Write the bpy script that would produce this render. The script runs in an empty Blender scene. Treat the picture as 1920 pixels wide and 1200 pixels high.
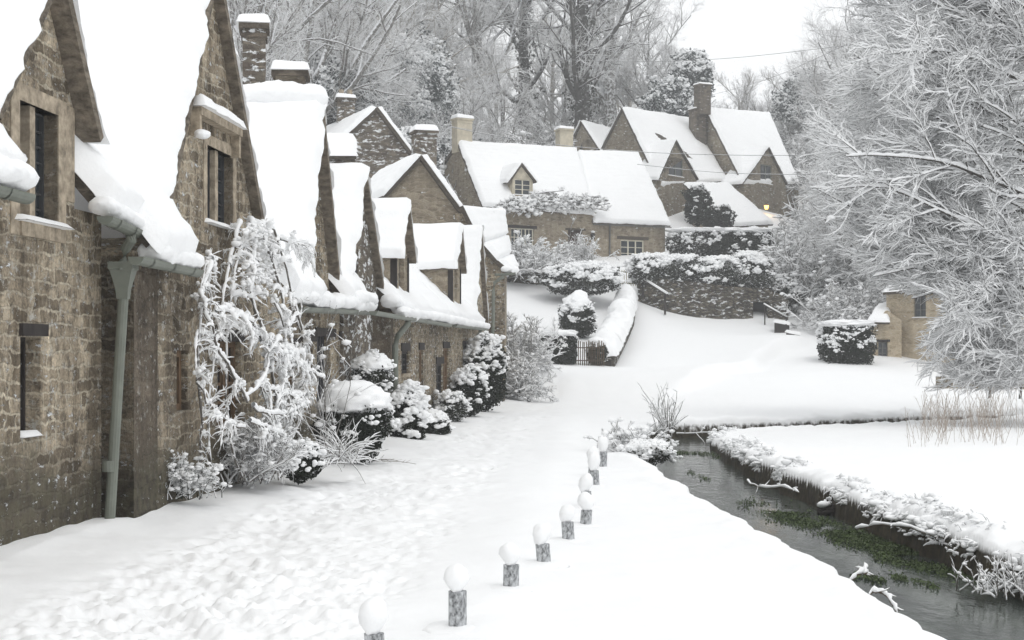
import bpy, math, random
import numpy as np
from mathutils import Vector
from mathutils.geometry import tessellate_polygon

# ------------------------------------------------------------------ camera, sky, light
FPX, HC, HY = 2800.0, 1.67, 660.0          # focal length in photo pixels, eye height, horizon row
scene = bpy.context.scene
cd = bpy.data.cameras.new("camera"); cam = bpy.data.objects.new("camera", cd)
scene.collection.objects.link(cam); scene.camera = cam
cd.sensor_width = 36.0; cd.lens = 36.0 * FPX / 1920.0
cd.shift_y = (HY - 600.0) / 1920.0
cd.clip_start = 0.1; cd.clip_end = 3000
cam.location = (0, 0, HC); cam.rotation_euler = (math.radians(90), 0, 0)

SUN_EL, SUN_AZ = 60.0, 150.0               # overcast: a large soft sun
world = bpy.data.worlds.new("World"); scene.world = world; world.use_nodes = True
wn = world.node_tree; wn.nodes.clear()
wo = wn.nodes.new("ShaderNodeOutputWorld"); bg = wn.nodes.new("ShaderNodeBackground")
sk = wn.nodes.new("ShaderNodeTexSky"); sk.sky_type = 'NISHITA'; sk.sun_disc = False
sk.sun_elevation = math.radians(SUN_EL); sk.sun_rotation = math.radians(SUN_AZ)
hs = wn.nodes.new("ShaderNodeHueSaturation"); hs.inputs['Saturation'].default_value = 0.10
mx = wn.nodes.new("ShaderNodeMix"); mx.data_type = 'RGBA'
mx.inputs[0].default_value = 0.80                       # cloud layer over the clear sky
mx.inputs[7].default_value = (9.6, 9.75, 9.85, 1)
wn.links.new(sk.outputs[0], hs.inputs['Color']); wn.links.new(hs.outputs[0], mx.inputs[6])
wn.links.new(mx.outputs[2], bg.inputs[0]); bg.inputs[1].default_value = 0.106
wn.links.new(bg.outputs[0], wo.inputs[0])
sd = bpy.data.lights.new("sun", 'SUN'); sd.energy = 0.5; sd.angle = math.radians(25); sd.color = (1, .975, .94)
so = bpy.data.objects.new("sun", sd); scene.collection.objects.link(so)
so.rotation_euler = (math.radians(90 - SUN_EL), 0, math.radians(-SUN_AZ + 180 + 0))
scene.view_settings.view_transform = 'Standard'; scene.view_settings.look = 'None'
scene.view_settings.exposure = 0.25; scene.view_settings.gamma = 1.0
scene.cycles.max_bounces = 8; scene.cycles.diffuse_bounces = 7; scene.cycles.volume_bounces = 1
scene.cycles.transparent_max_bounces = 8
scene.cycles.use_denoising = True

# ------------------------------------------------------------------ maths helpers
def P(px, py, d): return np.array([(px - 960) / FPX * d, d, HC + (HY - py) / FPX * d])
def hsh(ix, iy, iz, s):
    h = (ix.astype(np.int64) * 374761393 + iy.astype(np.int64) * 668265263 + iz.astype(np.int64) * 2147483647 + s * 1274126177) & 0xffffffff
    h = ((h ^ (h >> 13)) * 1274126177) & 0xffffffff
    h = (h ^ (h >> 16)) & 0xffffff
    return h / float(0xffffff)
def vnoise(p, s=0):
    p = np.asarray(p, float)
    if p.shape[-1] == 2: p = np.concatenate([p, np.zeros(p.shape[:-1] + (1,))], -1)
    i = np.floor(p).astype(np.int64); f = p - i; f = f * f * (3 - 2 * f)
    r = 0
    for dx in (0, 1):
        for dy in (0, 1):
            for dz in (0, 1):
                w = (f[..., 0] if dx else 1 - f[..., 0]) * (f[..., 1] if dy else 1 - f[..., 1]) * (f[..., 2] if dz else 1 - f[..., 2])
                r = r + w * hsh(i[..., 0] + dx, i[..., 1] + dy, i[..., 2] + dz, s)
    return r * 2 - 1
def fbm(p, s=0, o=3):
    r = 0; a = 1.0; p = np.asarray(p, float)
    for k in range(o): r = r + a * vnoise(p * 2.03 ** k, s + k * 17); a *= .5
    return r / 1.6
def sstep(x): x = np.clip(x, 0, 1); return x * x * (3 - 2 * x)
def nrm(v): return v / np.maximum(np.linalg.norm(v, axis=-1, keepdims=True), 1e-9)

# ------------------------------------------------------------------ mesh helpers
class MB:
    def __init__(s): s.v = []; s.q = []; s.t = []; s.n = []; s.c = 0
    def add(s, v, faces):
        v = np.asarray(v, float).reshape(-1, 3)
        for f in faces:
            f = [int(i) + s.c for i in f]
            (s.q if len(f) == 4 else s.t if len(f) == 3 else s.n).append(f)
        s.v.append(v); s.c += len(v)
    def addq(s, v, q):                      # arrays of quads / triangles
        v = np.asarray(v, float).reshape(-1, 3); q = np.asarray(q)
        (s.q if q.shape[1] == 4 else s.t).extend((q + s.c).tolist()) if len(q) < 20000 else s.big(q)
        s.v.append(v); s.c += len(v)
    def big(s, q):
        if not hasattr(s, 'bq'): s.bq = []
        s.bq.append(q + s.c)
    def quad(s, a, b, c, d): s.add([a, b, c, d], [(0, 1, 2, 3)])
    def box(s, c, sz, rot=0.0):
        c = np.array(c, float); x, y, z = np.array(sz) / 2.0
        v = np.array([[i * x, j * y, k * z] for i in (-1, 1) for j in (-1, 1) for k in (-1, 1)])
        cr, sr = math.cos(rot), math.sin(rot)
        v = np.stack([v[:, 0] * cr - v[:, 1] * sr, v[:, 0] * sr + v[:, 1] * cr, v[:, 2]], 1) + c
        s.add(v, [(0, 1, 3, 2), (4, 6, 7, 5), (0, 4, 5, 1), (2, 3, 7, 6), (0, 2, 6, 4), (1, 5, 7, 3)])
    def hexa(s, a, b):                      # two quads a[4], b[4] joined
        s.add(list(a) + list(b), [(3, 2, 1, 0), (4, 5, 6, 7), (0, 1, 5, 4), (1, 2, 6, 5), (2, 3, 7, 6), (3, 0, 4, 7)])
    def tube(s, pts, r, S=8, cap=True):
        pts = np.array(pts, float); K = len(pts)
        r = np.full(K, r) if np.isscalar(r) else np.array(r, float)
        v, q = tubes(pts[None], r[None], S); s.addq(v, q)
        if cap:
            b = s.c - len(v)
            s.n.append([b + i for i in range(S)][::-1]); s.n.append([b + (K - 1) * S + i for i in range(S)])
    def build(s, name, mat, parent=None, smooth=False, loc=None):
        v = np.concatenate(s.v) if s.v else np.zeros((0, 3))
        base = np.array(parent_world(parent)) if parent is not None else (np.array(loc, float) if loc is not None else np.zeros(3))
        v = v - base
        me = bpy.data.meshes.new(name)
        allq = np.array(s.q, dtype=np.int64).reshape(-1, 4)
        if hasattr(s, 'bq'): allq = np.concatenate([allq] + [b for b in s.bq if b.shape[1] == 4])
        tri = np.array(s.t, dtype=np.int64).reshape(-1, 3)
        if hasattr(s, 'bq'): tri = np.concatenate([tri] + [b for b in s.bq if b.shape[1] == 3])
        nl = [i for f in s.n for i in f]
        loops = np.concatenate([allq.ravel(), tri.ravel(), np.array(nl, dtype=np.int64)]).astype(np.int32)
        lens = np.concatenate([np.full(len(allq), 4), np.full(len(tri), 3), np.array([len(f) for f in s.n], dtype=int)]).astype(np.int64)
        starts = np.concatenate([[0], np.cumsum(lens)[:-1]]).astype(np.int32) if len(lens) else np.zeros(0, np.int32)
        me.vertices.add(len(v)); me.vertices.foreach_set('co', v.astype(np.float32).ravel())
        me.loops.add(len(loops)); me.loops.foreach_set('vertex_index', loops)
        me.polygons.add(len(starts)); me.polygons.foreach_set('loop_start', starts)
        try: me.polygons.foreach_set('loop_total', lens.astype(np.int32))
        except Exception: pass
        me.polygons.foreach_set('use_smooth', np.full(len(starts), bool(smooth)))
        me.update(calc_edges=True)
        me.materials.append(mat)
        o = bpy.data.objects.new(name, me); scene.collection.objects.link(o)
        if parent is not None: o.parent = parent
        else: o.location = base
        return o
def parent_world(p):
    l = np.array(p.location)
    while p.parent is not None: p = p.parent; l = l + np.array(p.location)
    return l
def tubes(Pn, R, S=3):
    N, K, _ = Pn.shape
    T = np.gradient(Pn, axis=1); T = nrm(T)
    up = np.zeros_like(T); up[..., 2] = 1
    vert = np.abs(T[..., 2:3]) > .97
    up = np.where(vert, np.array([1.0, 0, 0]), up)
    U = nrm(np.cross(T, up)); V = np.cross(U, T)
    a = np.arange(S) * 2 * math.pi / S + math.pi / 2
    ring = U[:, :, None] * np.cos(a)[None, None, :, None] + V[:, :, None] * np.sin(a)[None, None, :, None]
    v = Pn[:, :, None] + ring * R[:, :, None, None]
    base = (np.arange(N) * K * S)[:, None, None]; k = np.arange(K - 1)[None, :, None] * S; j = np.arange(S)[None, None, :]
    j2 = (j + 1) % S
    q = np.stack([base + k + j, base + k + j2, base + k + S + j2, base + k + S + j], -1).reshape(-1, 4)
    return v.reshape(-1, 3), q
def ico(sub):
    import bmesh
    bm = bmesh.new(); bmesh.ops.create_icosphere(bm, subdivisions=sub, radius=1.0)
    v = np.array([x.co[:] for x in bm.verts]); f = np.array([[w.index for w in x.verts] for x in bm.faces]); bm.free()
    return v, f
ICO1, ICO2, ICO3 = ico(1), ico(2), ico(3)
def blobs(C, R, base=ICO2, amp=.25, freq=1.3, seed=0):
    """lumpy balls: C (N,3) centres, R (N,3) radii"""
    v, f = base; N = len(C)
    D = v[None] * (1 + amp * vnoise(v[None] * freq + np.arange(N)[:, None, None] * 7.31 + seed * 3.7)[..., None])
    V = D * R[:, None] + C[:, None]
    F = f[None] + (np.arange(N) * len(v))[:, None, None]
    return V.reshape(-1, 3), F.reshape(-1, 3)
def leafcards(rng, C, size, K=1, updir=0.0):
    N = len(C); d1 = nrm(rng.normal(size=(N, 3))); n = rng.normal(size=(N, 3)); n[:, 2] += updir; d2 = nrm(np.cross(d1, n))
    s = size * rng.uniform(.6, 1.3, (N, 1))
    V = np.stack([C - d1 * s * .5, C + d2 * s * .3, C + d1 * s * .6, C - d2 * s * .3], 1)
    return V.reshape(-1, 3), np.arange(N * 4).reshape(-1, 4)

def thing(name, label, cat, loc, group=None, kind=None):
    o = bpy.data.objects.new(name, None); scene.collection.objects.link(o)
    o.location = [float(x) for x in loc]; o.empty_display_size = .2
    return tag(o, label, cat, group, kind)
def tag(o, label=None, cat=None, group=None, kind=None):
    if label: o['label'] = label
    if cat: o['category'] = cat
    if group: o['group'] = group
    if kind: o['kind'] = kind
    return o
def dup(root, loc=None, rz=None, sc=None, label=None):
    r = root.copy(); scene.collection.objects.link(r)
    if loc is not None: r.location = [float(x) for x in loc]
    if rz is not None: r.rotation_euler = (0, 0, rz)
    if sc is not None: r.scale = (sc, sc, sc)
    if label: r['label'] = label
    for ch in list(root.children):
        c = ch.copy(); scene.collection.objects.link(c); c.parent = r
        for g in ch.children:
            d = g.copy(); scene.collection.objects.link(d); d.parent = c
    return r

# ------------------------------------------------------------------ materials
def newmat(name):
    m = bpy.data.materials.new(name); m.use_nodes = True
    nt = m.node_tree; b = nt.nodes['Principled BSDF']
    return m, nt, b
def N(nt, t, **kw):
    n = nt.nodes.new(t)
    for k, v in kw.items(): setattr(n, k, v)
    return n
def coords(nt, scale=(1, 1, 1)):
    tc = N(nt, 'ShaderNodeTexCoord'); mp = N(nt, 'ShaderNodeMapping'); mp.inputs['Scale'].default_value = scale
    nt.links.new(tc.outputs['Object'], mp.inputs[0]); return mp.outputs[0]
def ntex(nt, vec, sc, det=3, rough=.55):
    n = N(nt, 'ShaderNodeTexNoise'); n.inputs['Scale'].default_value = sc; n.inputs['Detail'].default_value = det; n.inputs['Roughness'].default_value = rough
    if vec is not None: nt.links.new(vec, n.inputs['Vector'])
    return n
def ramp(nt, val, stops, interp='LINEAR'):
    r = N(nt, 'ShaderNodeValToRGB'); r.color_ramp.interpolation = interp
    el = r.color_ramp.elements
    while len(el) < len(stops): el.new(.5)
    for e, (p, c) in zip(el, stops): e.position = p; e.color = (c, c, c, 1) if np.isscalar(c) else (*c, 1)
    nt.links.new(val, r.inputs[0]); return r.outputs[0]
def mixc(nt, f, a, b, mode='MIX'):
    m = N(nt, 'ShaderNodeMix', data_type='RGBA', blend_type=mode)
    for s, i in ((f, 0), (a, 6), (b, 7)):
        if isinstance(s, bpy.types.NodeSocket): nt.links.new(s, m.inputs[i])
        elif i == 0: m.inputs[0].default_value = s
        else: m.inputs[i].default_value = (*s, 1) if len(s) == 3 else s
    return m.outputs[2]
def mth(nt, op, a, b=None, c=None):
    m = N(nt, 'ShaderNodeMath', operation=op)
    for i, s in enumerate((a, b, c)):
        if s is None: continue
        if isinstance(s, bpy.types.NodeSocket): nt.links.new(s, m.inputs[i])
        else: m.inputs[i].default_value = s
    return m.outputs[0]
def bump(nt, b, h, st, dist):
    n = N(nt, 'ShaderNodeBump'); n.inputs['Strength'].default_value = st; n.inputs['Distance'].default_value = dist
    nt.links.new(h, n.inputs['Height']); nt.links.new(n.outputs[0], b.inputs['Normal']); return n
def normz(nt):
    g = N(nt, 'ShaderNodeNewGeometry'); s = N(nt, 'ShaderNodeSeparateXYZ'); nt.links.new(g.outputs['Normal'], s.inputs[0]); return s.outputs[2]

SNOW = (.90, .905, .91)
def mat_snow(name='snow', fine=14, st=.5, dist=.02, col=SNOW):
    m, nt, b = newmat(name); v = coords(nt)
    n1 = ntex(nt, v, fine, 4, .6); n2 = ntex(nt, v, fine * 6, 2, .6)
    h = mth(nt, 'ADD', n1.outputs[0], mth(nt, 'MULTIPLY', n2.outputs[0], .25))
    bump(nt, b, h, st, dist)
    b.inputs['Base Color'].default_value = (*col, 1); b.inputs['Roughness'].default_value = .75
    b.inputs['Specular IOR Level'].default_value = .2
    return m
def mat_stone(name, c1, c2, c3, mortar, size=(3.2, 3.2, 7.5), snow=0.0, dirt=.5, bumpd=.03, lichen=.25, mort_w=.06, damp=True):
    m, nt, b = newmat(name); v = coords(nt)
    wob = ntex(nt, v, 2.2, 3); wv = N(nt, 'ShaderNodeVectorMath', operation='SCALE'); wv.inputs['Scale'].default_value = .22
    nt.links.new(wob.outputs[1], wv.inputs[0]); av = N(nt, 'ShaderNodeVectorMath', operation='ADD'); nt.links.new(v, av.inputs[0]); nt.links.new(wv.outputs[0], av.inputs[1])
    mp = N(nt, 'ShaderNodeMapping'); mp.inputs['Scale'].default_value = tuple(x * 1.35 for x in size); nt.links.new(av.outputs[0], mp.inputs[0])
    vo = N(nt, 'ShaderNodeTexVoronoi'); vo.inputs['Randomness'].default_value = .82; vo.inputs['Scale'].default_value = 1; nt.links.new(mp.outputs[0], vo.inputs['Vector'])
    ve = N(nt, 'ShaderNodeTexVoronoi', feature='DISTANCE_TO_EDGE'); ve.inputs['Randomness'].default_value = .82; ve.inputs['Scale'].default_value = 1; nt.links.new(mp.outputs[0], ve.inputs['Vector'])
    sx = N(nt, 'ShaderNodeSeparateColor'); nt.links.new(vo.outputs['Color'], sx.inputs[0])
    col = mixc(nt, ramp(nt, sx.outputs[0], [(.1, 0), (.9, 1)]), c1, c2)
    col = mixc(nt, ramp(nt, sx.outputs[1], [(.7, 0), (.8, .75)]), col, c3)
    fine = ntex(nt, v, 28, 4, .7)
    col = mixc(nt, .8, col, ramp(nt, fine.outputs[0], [(.3, .45), (.7, 1.35)]), 'MULTIPLY')
    edge = ramp(nt, mth(nt, 'ADD', ve.outputs[0], mth(nt, 'MULTIPLY', mth(nt, 'SUBTRACT', ntex(nt, v, 14, 3, .7).outputs[0], .5), .22)), [(mort_w * .3, 1), (mort_w * 2.4, 0)])
    mm = mth(nt, 'MULTIPLY', edge, ramp(nt, ntex(nt, v, 1.7, 2).outputs[0], [(.3, .35), (.6, 1)]))
    col = mixc(nt, mm, col, mortar)
    big = ntex(nt, v, .55, 4, .6)
    col = mixc(nt, dirt, col, ramp(nt, big.outputs[0], [(.32, (.42, .40, .38)), (.6, (1.05, 1.03, 1.0))]), 'MULTIPLY')
    # streaks running down the wall
    mp2 = N(nt, 'ShaderNodeMapping'); mp2.inputs['Scale'].default_value = (3.5, 3.5, .5); nt.links.new(v, mp2.inputs[0])
    stn = ntex(nt, mp2.outputs[0], 1.3, 4, .65)
    col = mixc(nt, dirt * .8, col, ramp(nt, stn.outputs[0], [(.38, (.5, .48, .46)), (.58, (1, 1, 1))]), 'MULTIPLY')
    li = ramp(nt, ntex(nt, v, 6, 5, .75).outputs[0], [(.60, 0), (.68, 1)])
    col = mixc(nt, mth(nt, 'MULTIPLY', li, lichen), col, (.50, .49, .45))
    if damp:
        sp = N(nt, 'ShaderNodeSeparateXYZ'); nt.links.new(v, sp.inputs[0])
        dz = mth(nt, 'ADD', sp.outputs[2], mth(nt, 'MULTIPLY', big.outputs[0], -1.4))
        dm = ramp(nt, mth(nt, 'ADD', dz, .35), [(0, .85), (.3, 0)])
        mo = mixc(nt, ramp(nt, ntex(nt, v, 4, 3).outputs[0], [(.4, 0), (.6, 1)]), (.05, .044, .036), (.085, .08, .05))
        col = mixc(nt, dm, col, mo)
    h = mth(nt, 'ADD', mth(nt, 'MULTIPLY', ramp(nt, ve.outputs[0], [(0, 0), (.16, 1)]), .8), mth(nt, 'MULTIPLY', fine.outputs[0], .7))
    if snow > 0:
        mp3 = N(nt, 'ShaderNodeMapping'); mp3.inputs['Scale'].default_value = (2.6, 2.6, 7.5); nt.links.new(av.outputs[0], mp3.inputs[0])
        sn = ntex(nt, mp3.outputs[0], 1.25, 5, .68)
        sm = ramp(nt, sn.outputs[0], [(.66 - snow * .25, 0), (.70 - snow * .25, 1)])
        col = mixc(nt, sm, col, (.88, .89, .9)); h = mth(nt, 'ADD', h, mth(nt, 'MULTIPLY', sm, .8))
    bump(nt, b, h, .9, bumpd)
    nt.links.new(col, b.inputs['Base Color']); b.inputs['Roughness'].default_value = .95; b.inputs['Specular IOR Level'].default_value = .15
    return m
def mat_plain(name, col, rough=.7, var=.35, sc=8, spec=.3, metal=0.0, bumpst=.3, bd=.01, stretch=(1, 1, 1)):
    m, nt, b = newmat(name); v = coords(nt, stretch)
    n = ntex(nt, v, sc, 4, .65)
    c = mixc(nt, ramp(nt, n.outputs[0], [(.3, 0), (.7, 1)]), tuple(x * (1 - var) for x in col), tuple(min(1, x * (1 + var)) for x in col))
    nt.links.new(c, b.inputs['Base Color']); b.inputs['Roughness'].default_value = rough
    b.inputs['Specular IOR Level'].default_value = spec; b.inputs['Metallic'].default_value = metal
    bump(nt, b, n.outputs[0], bumpst, bd); return m
def mat_bark(name, col, lo=.05, hi=.35, nsc=9, snowcol=(.86, .87, .885)):
    """bark whose upward-facing side carries settled snow"""
    m, nt, b = newmat(name); v = coords(nt)
    n = ntex(nt, v, nsc, 3, .6)
    z = mth(nt, 'ADD', normz(nt), mth(nt, 'MULTIPLY', mth(nt, 'SUBTRACT', n.outputs[0], .5), 1.1))
    s = ramp(nt, z, [(max(0, lo), 0), (hi, 1)])
    c = mixc(nt, ramp(nt, n.outputs[0], [(.35, 0), (.65, 1)]), tuple(x * .65 for x in col), tuple(x * 1.4 for x in col))
    nt.links.new(mixc(nt, s, c, snowcol), b.inputs['Base Color'])
    b.inputs['Roughness'].default_value = .9; b.inputs['Specular IOR Level'].default_value = .15
    return m
def mat_rubble(name, c1, c2, c3, mortar, bw=.30, rh=.13, snow=.08, dirt=.7, lichen=.6, bumpd=.035, damp=True):
    """roughly coursed rubble with wide lime mortar, stains, lichen and a dusting of snow"""
    m, nt, b = newmat(name); v = coords(nt); sp = N(nt, 'ShaderNodeSeparateXYZ'); nt.links.new(v, sp.inputs[0])
    wob = ntex(nt, v, 1.6, 3, .6); sw = N(nt, 'ShaderNodeSeparateColor'); nt.links.new(wob.outputs[1], sw.inputs[0])
    wob2 = ntex(nt, v, 11, 3, .6); sw2 = N(nt, 'ShaderNodeSeparateColor'); nt.links.new(wob2.outputs[1], sw2.inputs[0])
    u = mth(nt, 'ADD', mth(nt, 'ADD', sp.outputs[0], sp.outputs[1]), mth(nt, 'ADD', mth(nt, 'MULTIPLY', sw.outputs[0], .9), mth(nt, 'MULTIPLY', sw2.outputs[0], .10)))
    w_ = mth(nt, 'ADD', sp.outputs[2], mth(nt, 'ADD', mth(nt, 'MULTIPLY', sw.outputs[1], .22), mth(nt, 'MULTIPLY', sw2.outputs[1], .06)))
    cb = N(nt, 'ShaderNodeCombineXYZ'); nt.links.new(u, cb.inputs[0]); nt.links.new(w_, cb.inputs[1])
    br = N(nt, 'ShaderNodeTexBrick'); nt.links.new(cb.outputs[0], br.inputs['Vector']); br.inputs['Scale'].default_value = 1; br.inputs['Brick Width'].default_value = bw; br.inputs['Row Height'].default_value = rh
    br.inputs['Mortar Size'].default_value = .017; br.inputs['Mortar Smooth'].default_value = .6; br.inputs['Color1'].default_value = (0, 0, 0, 1); br.inputs['Color2'].default_value = (1, 1, 1, 1); br.inputs['Mortar'].default_value = (.5, .5, .5, 1)
    br.offset_frequency = 2; br.squash = 1.5; br.squash_frequency = 3
    fine = ntex(nt, v, 34, 5, .75); mid = ntex(nt, v, 7, 4, .7)
    col = mixc(nt, br.outputs[0], c1, c2)
    col = mixc(nt, ramp(nt, mid.outputs[0], [(.47, 0), (.62, .8)]), col, c3)
    col = mixc(nt, mth(nt, 'MULTIPLY', br.outputs[1], ramp(nt, ntex(nt, v, 2.1, 3).outputs[0], [(.35, .45), (.6, 1)])), col, mortar)
    col = mixc(nt, .9, col, ramp(nt, fine.outputs[0], [(.32, .5), (.68, 1.4)]), 'MULTIPLY')
    big = ntex(nt, v, .6, 5, .65)
    col = mixc(nt, dirt, col, ramp(nt, big.outputs[0], [(.36, (.45, .43, .41)), (.58, (1.15, 1.13, 1.1))]), 'MULTIPLY')
    mp2 = N(nt, 'ShaderNodeMapping'); mp2.inputs['Scale'].default_value = (3.5, 3.5, .45); nt.links.new(v, mp2.inputs[0])
    col = mixc(nt, dirt * .8, col, ramp(nt, ntex(nt, mp2.outputs[0], 1.3, 5, .7).outputs[0], [(.38, (.48, .46, .44)), (.56, (1.05, 1.05, 1.05))]), 'MULTIPLY')
    li = ramp(nt, ntex(nt, v, 8, 6, .8).outputs[0], [(.56, 0), (.66, 1)]); col = mixc(nt, mth(nt, 'MULTIPLY', li, lichen), col, (.55, .54, .50))
    if damp:
        dz = mth(nt, 'ADD', sp.outputs[2], mth(nt, 'MULTIPLY', big.outputs[0], -1.6))
        dm = ramp(nt, mth(nt, 'ADD', dz, .30), [(0, .85), (.35, 0)]); mo = mixc(nt, ramp(nt, mid.outputs[0], [(.4, 0), (.6, 1)]), (.05, .044, .036), (.12, .11, .075)); col = mixc(nt, dm, col, mo)
    h = mth(nt, 'ADD', mth(nt, 'MULTIPLY', mth(nt, 'SUBTRACT', 1.0, br.outputs[1]), .35), mth(nt, 'ADD', mth(nt, 'MULTIPLY', fine.outputs[0], .7), mth(nt, 'MULTIPLY', mid.outputs[0], .9)))
    mp3 = N(nt, 'ShaderNodeMapping'); mp3.inputs['Scale'].default_value = (3, 3, 6); nt.links.new(v, mp3.inputs[0])
    sm = ramp(nt, ntex(nt, mp3.outputs[0], 2.3, 6, .75).outputs[0], [(.68 - snow * .25, 0), (.71 - snow * .25, 1)]); col = mixc(nt, sm, col, (.88, .89, .9)); h = mth(nt, 'ADD', h, mth(nt, 'MULTIPLY', sm, .6))
    bump(nt, b, h, 1.0, bumpd); nt.links.new(col, b.inputs['Base Color']); b.inputs['Roughness'].default_value = .95; b.inputs['Specular IOR Level'].default_value = .15
    return m
M = {}
M['snow'] = mat_snow('snow_soft', 5, .5, .035)
M['snow_far'] = mat_snow('snow_far', 3, .35, .03)
M['clump'] = mat_snow('snow_clumps', 18, .4, .01)
M['stone_near'] = mat_rubble('rubble_near', (.20, .165, .12), (.66, .57, .44), (.16, .135, .105), (.64, .58, .47), .27, .12, .30, .95, 1.0, .036)
M['stone_row'] = mat_rubble('rubble_row', (.18, .15, .11), (.52, .44, .33), (.14, .118, .09), (.50, .45, .35), .28, .11, .40, .9, .8, .03)
M['stone_pier'] = mat_rubble('rubble_pier', (.16, .135, .105), (.22, .185, .145), (.10, .085, .07), (.17, .145, .115), .45, .26, .1, .8, .7)
M['stone_snowy'] = mat_stone('rubble_snowy', (.16, .14, .115), (.27, .235, .19), (.12, .1, .085), (.2, .18, .15), (2.6, 2.6, 8), .48, .4, .03, .1, damp=False)
M['stone_far'] = mat_stone('coursed_far', (.30, .255, .19), (.44, .38, .29), (.24, .20, .15), (.40, .35, .28), (2.2, 2.2, 6.5), .10, .45, .02, .1, damp=False)
M['stone_upper'] = mat_stone('coursed_upper', (.24, .205, .155), (.34, .30, .235), (.17, .145, .11), (.32, .28, .22), (2.2, 2.2, 6.5), .22, .5, .02, .1, damp=False)
M['stone_right'] = mat_stone('coursed_right', (.50, .42, .30), (.60, .51, .38), (.42, .345, .24), (.56, .49, .38), (2.4, 2.4, 7), .04, .3, .02, .1, damp=False)
M['dry_wall'] = mat_stone('dry_wall', (.13, .115, .09), (.26, .23, .18), (.09, .08, .065), (.03, .028, .025), (2.6, 2.6, 8.5), .38, .3, .05, .1, .12, damp=False)
M['ashlar'] = mat_plain('dressed_stone', (.35, .295, .225), .9, .5, 9, .15, bumpst=.7, bd=.015)
M['ashlar_far'] = mat_plain('dressed_stone_pale', (.52, .47, .37), .9, .2, 3, .15)
M['slate'] = mat_plain('stone_slate', (.085, .072, .058), .9, .6, 9, .15, bumpst=.9, bd=.03, stretch=(1, 1, 4))
M['slate_near'] = mat_plain('slate_verge', (.17, .145, .115), .9, .6, 6, .15, bumpst=1.0, bd=.04, stretch=(1, 1, 2.2))
M['chim_dark'] = mat_stone('chimney_dark', (.13, .11, .09), (.20, .17, .135), (.09, .078, .065), (.16, .14, .115), (2.2, 2.2, 5), .12, .4, .02, .1, damp=False)
M['timber'] = mat_plain('dark_timber', (.035, .03, .028), .8, .4, 12, .2, stretch=(1, 1, .3))
M['oak'] = mat_plain('brown_oak', (.17, .11, .065), .75, .45, 9, .2, stretch=(3, 3, .5))
M['door'] = mat_plain('dark_door', (.05, .028, .02), .6, .3, 9, .25, stretch=(4, 4, .5))
M['door_dark'] = mat_plain('slate_door', (.03, .03, .034), .55, .3, 9, .25, stretch=(4, 4, .5))
M['cream'] = mat_plain('cream_paint', (.70, .66, .55), .5, .08, 6, .3)
M['pipe'] = mat_plain('sage_iron', (.165, .178, .150), .5, .14, 5, .35, bumpst=.15)
M['pipe_dark'] = mat_plain('grey_iron', (.12, .12, .115), .6, .2, 5, .3)
M['lead'] = mat_plain('lead_came', (.05, .052, .055), .5, .2, 9, .4)
M['hole'] = mat_plain('dark_interior', (.012, .011, .011), .9, .1, 3, .1)  # near-black colour standing in for unlit depth
M['post'] = mat_plain('frosted_post', (.36, .37, .38), .9, .85, 38, .2, bumpst=.8, bd=.01, stretch=(1, 1, .6))
m, nt, b = newmat('old_glass'); b.inputs['Base Color'].default_value = (.03, .038, .045, 1); b.inputs['Roughness'].default_value = .12
b.inputs['Specular IOR Level'].default_value = .5; bump(nt, b, ntex(nt, coords(nt), 6, 2).outputs[0], .25, .02); M['glass'] = m
m, nt, b = newmat('lamp_glow'); b.inputs['Emission Color'].default_value = (1, .52, .12, 1); b.inputs['Emission Strength'].default_value = 3.0
b.inputs['Base Color'].default_value = (.9, .6, .2, 1); M['glow'] = m
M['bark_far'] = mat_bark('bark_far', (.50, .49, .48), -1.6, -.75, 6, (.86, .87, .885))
M['bark_dark'] = mat_bark('bark_dark', (.20, .192, .18), -.5, .15, 5, (.82, .83, .85))
M['bark_pale'] = mat_bark('bark_pale', (.30, .28, .25), .35, .85, 5)
M['bark_near'] = mat_bark('bark_near', (.055, .048, .042), .0, .35, 12)
M['bark_trunk'] = mat_bark('ivy_trunk_bark', (.05, .047, .043), .1, .6, 5)
M['bark_twig'] = mat_bark('twig_bark', (.15, .138, .125), -.3, .2, 14)
M['stem'] = mat_plain('brown_stem', (.10, .075, .05), .9, .3, 20, .2)
M['reed'] = mat_plain('dry_reed', (.34, .29, .25), .9, .3, 20, .2)
def mat_leaf(name, col, lo=.25, hi=.6):
    m = mat_bark(name, col, lo, hi, 11); return m
M['leaf'] = mat_leaf('evergreen_leaf', (.014, .019, .012), .85, 1.05)
M['leaf_snowy'] = mat_leaf('frosted_leaf', (.032, .036, .027), .30, .75)
M['leaf_far'] = mat_leaf('ivy_leaf', (.075, .09, .09), -.15, .5)
M['weed'] = mat_plain('water_weed', (.060, .085, .032), .7, .5, 7, .3)
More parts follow.
